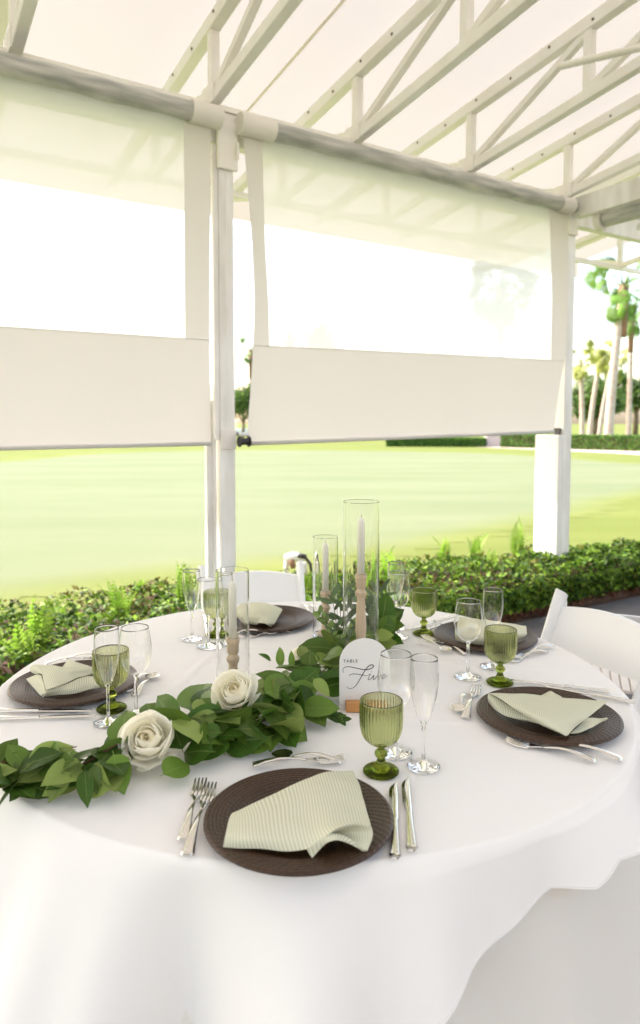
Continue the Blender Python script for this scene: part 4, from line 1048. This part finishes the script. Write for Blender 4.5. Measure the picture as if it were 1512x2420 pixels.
# ------------------------------------------------------------------ candles in cylinders
def candle_set(px, Y, dia, H, hold, cand, labs):
    x = (px - CX) / FPX * Y; b = Vector((x, Y, ZT_ - .0005))
    e = empty('glass_cylinder', b, 0, labs[0], 'hurricane glass', 'glass candle cylinders'); r = dia / 2
    MB().lathe([(0, 0), (r - .002, 0), (r, .002), (r, H - .001), (r - .0009, H), (r - .0018, H - .001), (r - .0018, .008), (r - .006, .006), (0, .006)], 72).build('cylinder_wall', M['clear'], e, angle=22)
    h = hold; k = .0165
    e2 = empty('candle_holder', b + Vector((0, 0, .0065)), 0, labs[1], 'candle holder', 'turned wood candle holders')
    pts = [(.026, 0), (.027, .003), (.024, .008), (.017, .013), (.012, .020), (.0135, .026), (.0115, .031), (.013, h * .32), (.0155, h * .45), (.0115, h - .075), (.0115, h - .066), (.0155, h - .060), (.0165, h - .052), (.0125, h - .046), (.0115, h - .041), (.0145, h - .036), (.0150, h - .014), (.0168, h - .012), (.0168, h - .002), (.0155, h)]
    if h < .2: pts = pts[:7] + [(.0128, h * .35), (.0115, h - .072)] + pts[10:]
    MB().lathe([(0, 0)] + [p for p in pts] + [(.0112, h), (.0112, h - .012), (0, h - .012)], 36).build('turned_shaft', M['beech'], e2, angle=35)
    e3 = empty('taper_candle', b + Vector((0, 0, .0065 + h - .0115)), 0, labs[2], 'candle', 'ivory taper candles')
    MB().lathe([(0, 0), (.0105, 0), (.0100, cand - .016), (.0085, cand - .008), (.0035, cand), (0, cand + .001)], 24).build('wax_body', M['wax'], e3)
    MB().tube([(0, 0, cand), (.0006, 0, cand + .006), (.0015, 0, cand + .011)], .0009, 5).build('wick', M['wick'], e3)
candle_set(854, 1.925, .101, .485, .275, .170, ('tallest glass cylinder behind the table sign', 'tallest turned wooden candle holder, in the tallest cylinder', 'ivory taper candle highest on the table'))
candle_set(769, 2.27, .083, .330, .143, .172, ('glass cylinder at the back left of the tallest one', 'wooden candle holder in the back cylinder behind leafy sprigs', 'ivory taper candle in the back cylinder'))
candle_set(546.5, 1.74, .084, .332, .152, .155, ('glass cylinder in front of the left tent post', 'wooden candle holder behind the smaller rose', 'ivory taper candle before the left tent post'))

# ------------------------------------------------------------------ table sign
sp0 = at(861, 1674, ZT_); sg = empty('table_number_sign', (sp0.x, sp0.y, ZT_), R(2), 'white arched table sign reading Table Five on a small wood block', 'table sign')
mb = MB(); w = .062; H = .176; pts = [(-w, .012), (w, .012), (w, H - w)] + [(w * math.cos(R(a)), H - w + w * math.sin(R(a))) for a in range(6, 180, 6)] + [(-w, H - w)]
n = len(pts); mb.add([(x, -.0015, z) for x, z in pts] + [(x, .0015, z) for x, z in pts], [tuple(range(n)), tuple(range(2*n-1, n-1, -1))] + [(i, n + i, n + (i+1) % n, (i+1) % n) for i in range(n)])
mb.build('arched_board', M['board'], sg, smooth=False, bevel=.0005)
mb = MB(); mb.box((-w, -.0015, .0005), (w, .0015, .0118)); mb.build('board_foot', M['board'], sg, smooth=False)
mb = MB(); mb.box((-.047, -.022, 0), (.045, -.0022, .024)); mb.build('wood_block', M['oak'], sg, smooth=False, bevel=.0015)
mb = MB(); mb.box((-.047, .0022, 0), (.045, .020, .024)); mb.build('wood_block', M['oak'], sg, smooth=False, bevel=.0015)
KS = .124 / 502
def sgn(x, y): return Vector(((x - 561) * KS, -.0021, (940 - y) * KS + .001))
cu = bpy.data.curves.new('lettering_table', 'FONT'); cu.body = 'TABLE'; cu.size = .0104; cu.space_character = 1.28; cu.extrude = .0002; cu.offset = -.00004
to = bpy.data.objects.new('tmp', cu); COL.objects.link(to); bpy.context.view_layer.update()
me = bpy.data.meshes.new_from_object(to); bpy.data.objects.remove(to); me.name = 'lettering'; me.materials.clear(); me.materials.append(M['ink'])
to = bpy.data.objects.new('lettering', me); COL.objects.link(to); to.parent = sg; to.rotation_euler = (math.pi / 2, 0, 0); to.location = sgn(348, 471)
lx = max(v.co.x for v in me.vertices); ks = (490 - 348) * KS / lx; to.scale = (ks, ks, 1)
def stroke(mb, pts, w0, w1, n=None):
    P_ = catmull([sgn(*p) for p in pts], n or len(pts) * 6); m = len(P_)
    th = [(w0 + (w1 - w0) * abs(math.sin(math.pi * 1.0 * i / (m - 1)))) * KS for i in range(m)]
    mb.tube(P_, th, 6, flat=1, up=Vector((0, 1, 0)))
mb = MB()
stroke(mb, [(352,572),(344,552),(352,528),(382,514),(430,518),(490,532),(550,545),(600,543),(636,528),(649,510),(638,499),(612,502),(582,530),(548,582),(512,645),(478,700),(445,728),(410,736),(382,716)], 1.7, 4.4, 120)
stroke(mb, [(405,607),(418,594),(450,587),(500,592),(545,602),(592,605)], 1.6, 3.0)
stroke(mb, [(592,606),(618,588),(604,620),(595,640),(606,648),(628,632),(652,604),(646,634),(650,648),(672,630),(690,606),(688,598),(698,604),(712,608)], 1.8, 3.2, 90)
stroke(mb, [(712,626),(738,616),(752,602),(744,592),(724,604),(714,624),(722,638),(745,632),(780,606)], 1.7, 3.2, 60)
stroke(mb, [(628,566),(631,570)], 3.2, 3.4, 5)
mb.v = [(x, -.0021 + (y + .0021) * .25, z) for x, y, z in mb.v]
mb.build('script_lettering', M['ink'], sg)

# ------------------------------------------------------------------ garland
def leaf_mesh(kind, seed):
    rnd = random.Random(seed); nu, nv = 7, 10; rows = []; uvs = []
    wid = {'big': .30, 'long': .13, 'small': .26}[kind] * rnd.uniform(.9, 1.15); droop = rnd.uniform(.05, .28); cup = rnd.uniform(.10, .32); tw = rnd.uniform(-.35, .35)
    for i in range(nv):
        v = i / (nv - 1); w = wid * (math.sin(math.pi * v ** .80) ** .72 if 0 < v < 1 else 0) * (1 - .12 * v)
        if v > .86: w *= .80
        r_ = []; u_ = []
        for j in range(nu):
            s = -1 + 2 * j / (nu - 1); x = w * s; z = cup * abs(x) - droop * v * v + .012 * math.sin(9 * v + 3 * s + seed)
            ca = math.cos(tw * v); sa = math.sin(tw * v); r_.append((x * ca - z * sa * .3, v, z + x * sa)); u_.append((s, v))
        rows.append(r_); uvs.append(u_)
    mb = MB(); mb.grid(rows, uvs)
    pet = .10; 
    b = len(mb.v); mb.v += [(-.008, -pet, .01), (.008, -pet, .01), (.008, .03, .003), (-.008, .03, .003)]; mb.uv += [(0, 0)] * 4; mb.f.append((b, b+1, b+2, b+3))
    me = mb.mesh('leaf'); me.polygons.foreach_set('use_smooth', [True] * len(me.polygons)); return me
LM = {}
for kind, mats in (('big', ('leaf_dark', 'leaf_mid', 'leaf_light')), ('long', ('leaf_grey', 'leaf_mid')), ('small', ('leaf_small', 'leaf_dark', 'leaf_grey'))):
    for mt in mats:
        LM[kind, mt] = []
        for s in range(5):
            me = leaf_mesh(kind, s + 3 * len(LM)); me.materials.append(M[mt]); LM[kind, mt].append(me)
gar = empty('leaf_garland', at(500, 1740, ZT_), 0, 'lush green leaf garland winding across the table between the candles', 'garland'); gl = Vector(gar.location)
nleaf = [0]
def put_leaf(base, tip, up, kind='big', mt='leaf_mid', wk=1.0, parent=gar):
    d = tip - base; L_ = d.length; d.normalize(); x = d.cross(up).normalized(); z = x.cross(d)
    o = bpy.data.objects.new('leaf', random.choice(LM[kind, mt])); COL.objects.link(o); o.parent = parent
    mt_ = Matrix((( x.x, d.x, z.x), (x.y, d.y, z.y), (x.z, d.z, z.z))).to_4x4()
    o.matrix_local = Matrix.Translation(base - gl) @ mt_ @ Matrix.Diagonal((L_ * wk, L_, L_, 1)); nleaf[0] += 1; return o
gpx = [(-90, 1850, .03), (0, 1842, .03), (60, 1835, .03), (150, 1815, .035), (250, 1800, .035), (350, 1765, .035), (450, 1735, .04), (540, 1705, .045), (620, 1690, .045), (690, 1650, .045), (745, 1605, .045), (790, 1560, .04), (830, 1525, .035), (880, 1500, .03), (915, 1488, .03)]
gpt = [at(x, y, ZT_ + h) for x, y, h in gpx]; spine = catmull(gpt, 120)
mb = MB(); mb.tube([p - gl - Vector((0, 0, .012)) for p in spine[::3]], .004, 6); mb.build('main_stem', M['stem'], gar)
for k in range(9):
    i = int(4 + k * 12.5); a = spine[i]; b = spine[min(119, i + 12)] + Vector((random.uniform(-.03, .03), random.uniform(-.03, .03), random.uniform(.01, .03)))
    MB().tube([a - gl, (a + b) / 2 - gl + Vector((0, 0, .015)), b - gl], [.0022, .0018, .0012], 5).build('twig', M['stem_red'] if k < 3 else M['stem'], gar)
def rv(s): return Vector((random.gauss(0, s), random.gauss(0, s), random.gauss(0, s)))
clearance = [(at_y(546.5, 1500, 1.74), .055), (Vector(((769-CX)/FPX*2.27, 2.27, 1)), .048), (Vector(((854-CX)/FPX*1.925, 1.925, 1)), .060), (Vector((sp0.x + .0, sp0.y, 1)), .0)]
ROSES = [(348, 1742, .070, .102), (551, 1630, .102, .094), (708, 1545, .062, .055)]
def near_rose(p, q):
    for (x, y, h, dia) in ROSES:
        c = at(x, y, ZT_ + h); v_ = (Vector((0, 0, EYE)) - c).normalized(); R0 = dia / 2
        for f in (0, .35, .7, 1):
            m = p.lerp(q, f) - c; k = m.dot(v_)
            if m.length < R0 * .9 or (0 < k < .3 and (m - v_ * k).length < R0 * .74): return True
    return False
def blocked(p, q):
    if near_rose(p, q): return True
    for (c, r) in clearance:
        for f in (0, .35, .7, 1):
            m = p.lerp(q, f)
            if r and (m.x - c.x) ** 2 + (m.y - c.y) ** 2 < r * r: return True
    for f in (.3, .65, 1):
        m = p.lerp(q, f); dx, dy = m.x - sp0.x, m.y - sp0.y
        if abs(dx) < .08 and -.085 < dy < .045: return True
    return False
tries = 0; n_auto = 0
while n_auto < 150 and tries < 3000:
    tries += 1
    f = random.random() ** .95; i = min(118, int(f * 119)); c = spine[i]; tn = (spine[min(119, i + 2)] - spine[max(0, i - 2)]).normalized(); sd_ = Vector((-tn.y, tn.x, 0))
    full = .45 + .55 * min(1, max(0, (i - 12) / 40)); full *= 1 if i < 95 else .75
    side = random.choice((-1, 1)); out = random.random()
    base = c + sd_ * side * out * .035 * full + tn * random.uniform(-.01, .01); base.z = ZT_ + .016 + (1 - out) * .055 * full + random.uniform(0, .012)
    az = random.uniform(-75, 75) * (1 - out * .35); dr = (sd_ * side * math.cos(R(az)) + tn * math.sin(R(az)))
    if random.random() < .3: dr = (tn * random.choice((-1, 1)) + sd_ * random.uniform(-.5, .5)).normalized()
    el = R(random.uniform(-8, 42) * (1.1 - out * .7)); L_ = random.uniform(.082, .118) * (.85 if i < 30 else 1)
    tip = base + (dr * math.cos(el) + Vector((0, 0, math.sin(el)))) * L_; tip.z = max(tip.z, ZT_ + .010)
    if blocked(base, tip) or (i < 42 and random.random() < .45): continue
    up = Vector((0, 0, 1)) + Vector((0, -.35, 0)) + rv(.5)
    put_leaf(base, tip, up, 'big', random.choices(('leaf_dark', 'leaf_mid', 'leaf_light'), (.34, .42, .24))[0], random.uniform(.95, 1.25)); n_auto += 1
hero = [  # base px, tip px, heights, material, width
    ((268,1782,.065),(289,1868,.022),'leaf_mid',1.25), ((168,1825,.05),(108,1893,.012),'leaf_light',1.0), ((201,1820,.05),(203,1900,.014),'leaf_dark',.8),
    ((122,1822,.05),(52,1778,.045),'leaf_mid',1.3), ((223,1808,.06),(226,1876,.02),'leaf_mid',.85), ((626,1638,.085),(715,1613,.075),'leaf_mid',1.15),
    ((662,1700,.05),(730,1746,.012),'leaf_mid',1.2), ((564,1722,.065),(648,1714,.045),'leaf_mid',1.15), ((514,1694,.075),(436,1708,.06),'leaf_light',1.0),
    ((553,1738,.045),(662,1729,.02),'leaf_mid',1.2), ((459,1682,.05),(483,1594,.075),'leaf_mid',1.0), ((496,1678,.05),(489,1600,.085),'leaf_dark',1.15),
    ((594,1685,.06),(604,1594,.095),'leaf_dark',1.0), ((741,1604,.09),(781,1642,.06),'leaf_light',1.05), ((731,1574,.07),(733,1533,.10),'leaf_mid',1.6),
    ((757,1571,.075),(798,1546,.075),'leaf_light',1.3), ((683,1633,.07),(757,1675,.03),'leaf_dark',1.2), ((502,1776,.04),(424,1768,.03),'leaf_dark',1.35),
    ((521,1731,.06),(457,1727,.055),'leaf_dark',1.15), ((499,1712,.06),(553,1741,.045),'leaf_mid',1.15), ((386,1830,.03),(455,1790,.03),'leaf_mid',1.1),
    ((640,1560,.06),(612,1543,.09),'leaf_dark',.6), ((664,1575,.06),(659,1523,.10),'leaf_mid',.6), ((690,1580,.06),(688,1535,.10),'leaf_mid',.6), ((718,1560,.07),(712,1518,.10),'leaf_light',.9),
    ((362,1690,.05),(345,1652,.07),'leaf_mid',1.5), ((388,1700,.05),(415,1662,.06),'leaf_light',1.2), ((330,1735,.05),(285,1712,.04),'leaf_light',1.1), ((310,1745,.05),(285,1728,.05),'leaf_dark',1.5),
    ((540,1745,.04),(470,1795,.015),'leaf_dark',1.2), ((640,1740,.035),(580,1775,.012),'leaf_mid',1.3), ((700,1640,.06),(650,1700,.045),'leaf_dark',1.2),
    ((240,1800,.05),(275,1740,.05),'leaf_dark',1.0), ((150,1800,.04),(200,1765,.04),'leaf_mid',.9), ((60,1850,.03),(20,1890,.012),'leaf_dark',1.1), ((40,1840,.04),(-30,1820,.04),'leaf_mid',1.2),
    ((430,1770,.045),(405,1700,.07),'leaf_dark',1.15), ((470,1745,.05),(430,1690,.075),'leaf_mid',1.15)]
for (b_, t_, mt, wk) in hero:
    b3 = at(b_[0], b_[1], ZT_ + b_[2]); t3 = at(t_[0], t_[1], ZT_ + t_[2])
    if not (near_rose(t3, t3) and near_rose(b3, b3)): put_leaf(b3, t3, (Vector((0, -.8, 1)) + rv(.1)), 'big', mt, wk)
def sprig(pts, n, ls, kind, mt, droop=0, twig=True):
    P_ = catmull([Vector(p) for p in pts], 40)
    if twig: MB().tube([p - gl for p in P_[::2]], [.0016 - .0008 * i / 20 for i in range(20)], 5).build('twig', M['stem'], gar)
    for k in range(n):
        f = .12 + .88 * k / n; p = P_[min(39, int(f * 39))]; tn = (P_[min(39, int(f * 39) + 1)] - P_[max(0, int(f * 39) - 1)]).normalized()
        s = tn.cross(Vector((0, -1, .3))).normalized() * (1 if k % 2 else -1); d = (s + tn * .9 + rv(.25)).normalized()
        q = p + d * ls * random.uniform(.75, 1.15)
        if blocked(p, q) and kind == 'long' : q = p + (tn + rv(.1)).normalized() * ls
        q.z = max(q.z, ZT_ + .006)
        put_leaf(p, q, Vector((0, -.9, .5)) + rv(.3), kind, mt, 1.2)
sprig([at(805, 1545, ZT_ + .03), at_y(790, 1510, 1.93), at_y(772, 1470, 1.94), at_y(752, 1446, 1.94)], 14, .024, 'small', 'leaf_small')
sprig([at(740, 1600, ZT_ + .05), at(775, 1575, ZT_ + .06), at_y(800, 1530, 1.86), at_y(802, 1500, 1.87)], 10, .024, 'small', 'leaf_small')
sprig([at(700, 1680, ZT_ + .03), at(752, 1688, ZT_ + .02), at(790, 1690, ZT_ + .018), at(816, 1706, ZT_ + .008)], 16, .026, 'small', 'leaf_dark')
for (a, b, n_) in (((800, 1545, 1.99), (782, 1395, 2.02), 8), ((805, 1540, 2.0), (800, 1400, 2.04), 8), ((812, 1520, 2.03), (815, 1380, 2.07), 8), ((885, 1500, 2.06), (905, 1375, 2.10), 8), ((870, 1520, 2.05), (885, 1385, 2.08), 8), ((835, 1520, 2.05), (845, 1400, 2.08), 7), ((880, 1500, 2.04), (862, 1420, 2.07), 6)):
    sprig([at_y(*a), at_y((a[0] + b[0]) / 2 + 3, (a[1] + b[1]) / 2, (a[2] + b[2]) / 2), at_y(*b)], n_, .052, 'long', 'leaf_grey')
for (b_, t_, mt, wk) in [((900, 1485, 2.05), (915, 1400, 2.05), 'leaf_dark', 1.2), ((900, 1490, 2.03), (935, 1455, 2.02), 'leaf_mid', 1.4), ((895, 1470, 2.05), (932, 1480, 2.0), 'leaf_dark', 1.4), ((890, 1500, 2.02), (925, 1500, 1.98), 'leaf_light', 1.1),
                         ((893, 1450, 2.07), (925, 1425, 2.06), 'leaf_dark', 1.1), ((820, 1520, 2.0), (790, 1490, 2.0), 'leaf_dark', 1.3), ((850, 1530, 2.02), (880, 1490, 2.02), 'leaf_mid', 1.3), ((835, 1540, 2.0), (815, 1480, 2.0), 'leaf_mid', 1.2)]:
    put_leaf(at_y(*b_), at_y(*t_), Vector((0, -1, .4)), 'big', mt, wk)

# ------------------------------------------------------------------ roses
def rose(idx, lab, tilt, seed):
    px, py, h, dia = ROSES[idx]
    rnd = random.Random(seed); c = at(px, py, ZT_ + h); e = empty('white_rose', c, 0, lab, 'rose', 'white garden roses')
    e.rotation_euler = tilt; R0 = dia / 2
    # petals lie on nested cups; lip angle measured from the flower's axis
    rings = [(6, .95, 84, .22, 'petal'), (5, .84, 70, .18, 'petal'), (5, .70, 58, .14, 'petal'), (5, .57, 50, .10, 'petal'), (4, .45, 42, .06, 'petal'), (4, .34, 36, .04, 'petal_heart'), (3, .24, 32, .02, 'petal_heart'), (3, .14, 30, 0, 'petal_heart')]
    for ri, (n, rr, lip, fl, mt) in enumerate(rings):
        for k in range(n):
            a0 = 2 * math.pi * (k + rnd.uniform(-.22, .22)) / n + ri * 1.1; hw = math.pi / n * rnd.uniform(1.25, 1.6); hw = min(hw, 1.25)
            l_ = R(lip + rnd.uniform(-11, 11)); ofx, ofy = R0 * .07 * rnd.uniform(-1, 1), R0 * .07 * rnd.uniform(-1, 1); nu, nv = 13, 10; rows = []; w1 = rnd.uniform(0, 6); q = rr * rnd.uniform(.88, 1.08); pt = rnd.uniform(-.35, .35); w2 = rnd.uniform(.02, .06)
            for i in range(nv):
                v = i / (nv - 1); th = R(165) + (l_ - R(165)) * v; r_ = []
                for j in range(nu):
                    s_ = -1 + 2 * j / (nu - 1); notch = 1 - .16 * abs(s_ - pt) ** 2.4
                    tt = R(165) + (l_ - R(165)) * v * notch; a = a0 + hw * s_ * (.35 + .65 * math.sin(math.pi / 2 * min(1, v * 1.6)))
                    rad = R0 * q * (1 + .05 * s_ - .02 * (1 - s_ * s_)) * (1 + fl * v ** 5 + w2 * math.sin(3.5 * s_ + w1) * v ** 3)
                    x = rad * math.sin(tt); z = rad * math.cos(tt) * 1.05
                    z += -fl * R0 * .55 * max(0, v - .86) / .14 * (1 - .4 * s_ * s_) + (1 - rr) * R0 * .02
                    r_.append((x * math.cos(a) + ofx * (1 - rr), x * math.sin(a) + ofy * (1 - rr), z - R0 * .1 * (1 - rr)))
                rows.append(r_)
            MB().grid(rows).build('petal', M[mt], e)
    MB().lathe([(0, -.98 * R0), (R0 * .22, -.95 * R0), (R0 * .30, -.8 * R0), (0, -.7 * R0)], 16).build('receptacle', M['leaf_light'], e)
rose(0, 'larger open white rose on the left part of the garland', (R(50), R(4), 0), 3)
rose(1, 'smaller white rose in front of the left candle cylinder', (R(46), R(-10), 0), 8)
rose(2, 'little cream rose half buried in leaves behind the garland', (R(20), R(-20), 0), 12)

# ------------------------------------------------------------------ chairs
def chair(back_c, face, lab, across=False):
    f = Vector((face[0], face[1], 0)).normalized(); e = empty('folding_chair', (back_c[0] + f.x * .20, back_c[1] + f.y * .20, .03), math.atan2(-f.x, f.y), lab, 'folding chair', 'white folding chairs')
    # local +y = facing the table, back at y=-.20
    for s in (-1, 1):
        mb = MB(); P_ = catmull([Vector((s * .205, .24, .0)), Vector((s * .205, .02, .38)), Vector((s * .205, -.10, .60)), Vector((s * .208, -.185, .80)), Vector((s * .208, -.20, .832))], 24)
        mb.tube(P_, [.030] * 22 + [.027, .015], 14, flat=.5, up=Vector((1, 0, 0))); mb.build('upright', M['resin'], e)
        MB().tube([(s * .180, -.24, 0), (s * .180, .0, .40)], .016, 8, flat=.7).build('rear_leg', M['resin'], e)
        mb = MB(); mb.box((s * .17 - .016, -.19, .405), (s * .17 + .016, .21, .430)); mb.build('seat_rail', M['resin'], e, smooth=False, bevel=.005)
    rows = []; NX = 24
    top = []
    mb = MB(); rowsF = []; rowsB = []
    for i in range(9):
        v = i / 8; r1 = []; r2 = []
        for j in range(NX + 1):
            u_ = -1 + 2 * j / NX; x = u_ * .20; arch = .020 * (1 - u_ * u_); z = .650 + v * (.130 + arch) - .01 * (1 - u_ * u_) * (1 - v); bow = -.020 * (1 - u_ * u_)
            y = -.122 - (z - .65) * .45 + bow; r1.append((x, y, z)); r2.append((x, y - .016, z))
        rowsF.append(r1); rowsB.append(r2)
    mb.grid(rowsF); mb.grid([r_[::-1] for r_ in rowsB]); 
    mb.grid([rowsF[-1], rowsB[-1]]); mb.grid([rowsB[0], rowsF[0]]); mb.build('back_panel', M['resin'], e, angle=50)
    for k in range(9):
        if across:
            y = -.165 + k * .044; mb = MB(); mb.box((-.19, y - .018, .4305), (.19, y + .018, .442)); mb.build('slat', M['slat'], e, smooth=False, bevel=.004); continue
        x = -.14 + k * .035; mb = MB(); mb.box((x - .0155, -.185, .4305), (x + .013, .205, .442)); mb.build('slat', M['slat'], e, smooth=False, bevel=.004)
    mb = MB(); mb.box((-.168, -.18, .4245), (.168, .20, .4300)); mb.build('seat_pan', M['slat'], e, smooth=False)
    MB().bar((-.18, .20, .418), (.18, .20, .418), .025, .022).build('front_rail', M['resin'], e, smooth=False, bevel=.004)
    MB().bar((-.18, -.235, .1), (.18, -.235, .1), .02).build('stretcher', M['resin'], e, smooth=False, bevel=.004)
    return e
chair((-.292, 2.93), (.22, -.97), 'white folding chair behind the far place setting')
chair((.955, 2.27), (-.90, -.44), 'white folding chair at the right side of the table')
c2 = chair((1.17, 2.69), (.35, .94), 'white folding chair just beyond the right one, its cream slatted seat showing beneath'); c2.scale = (1, 1, .86)
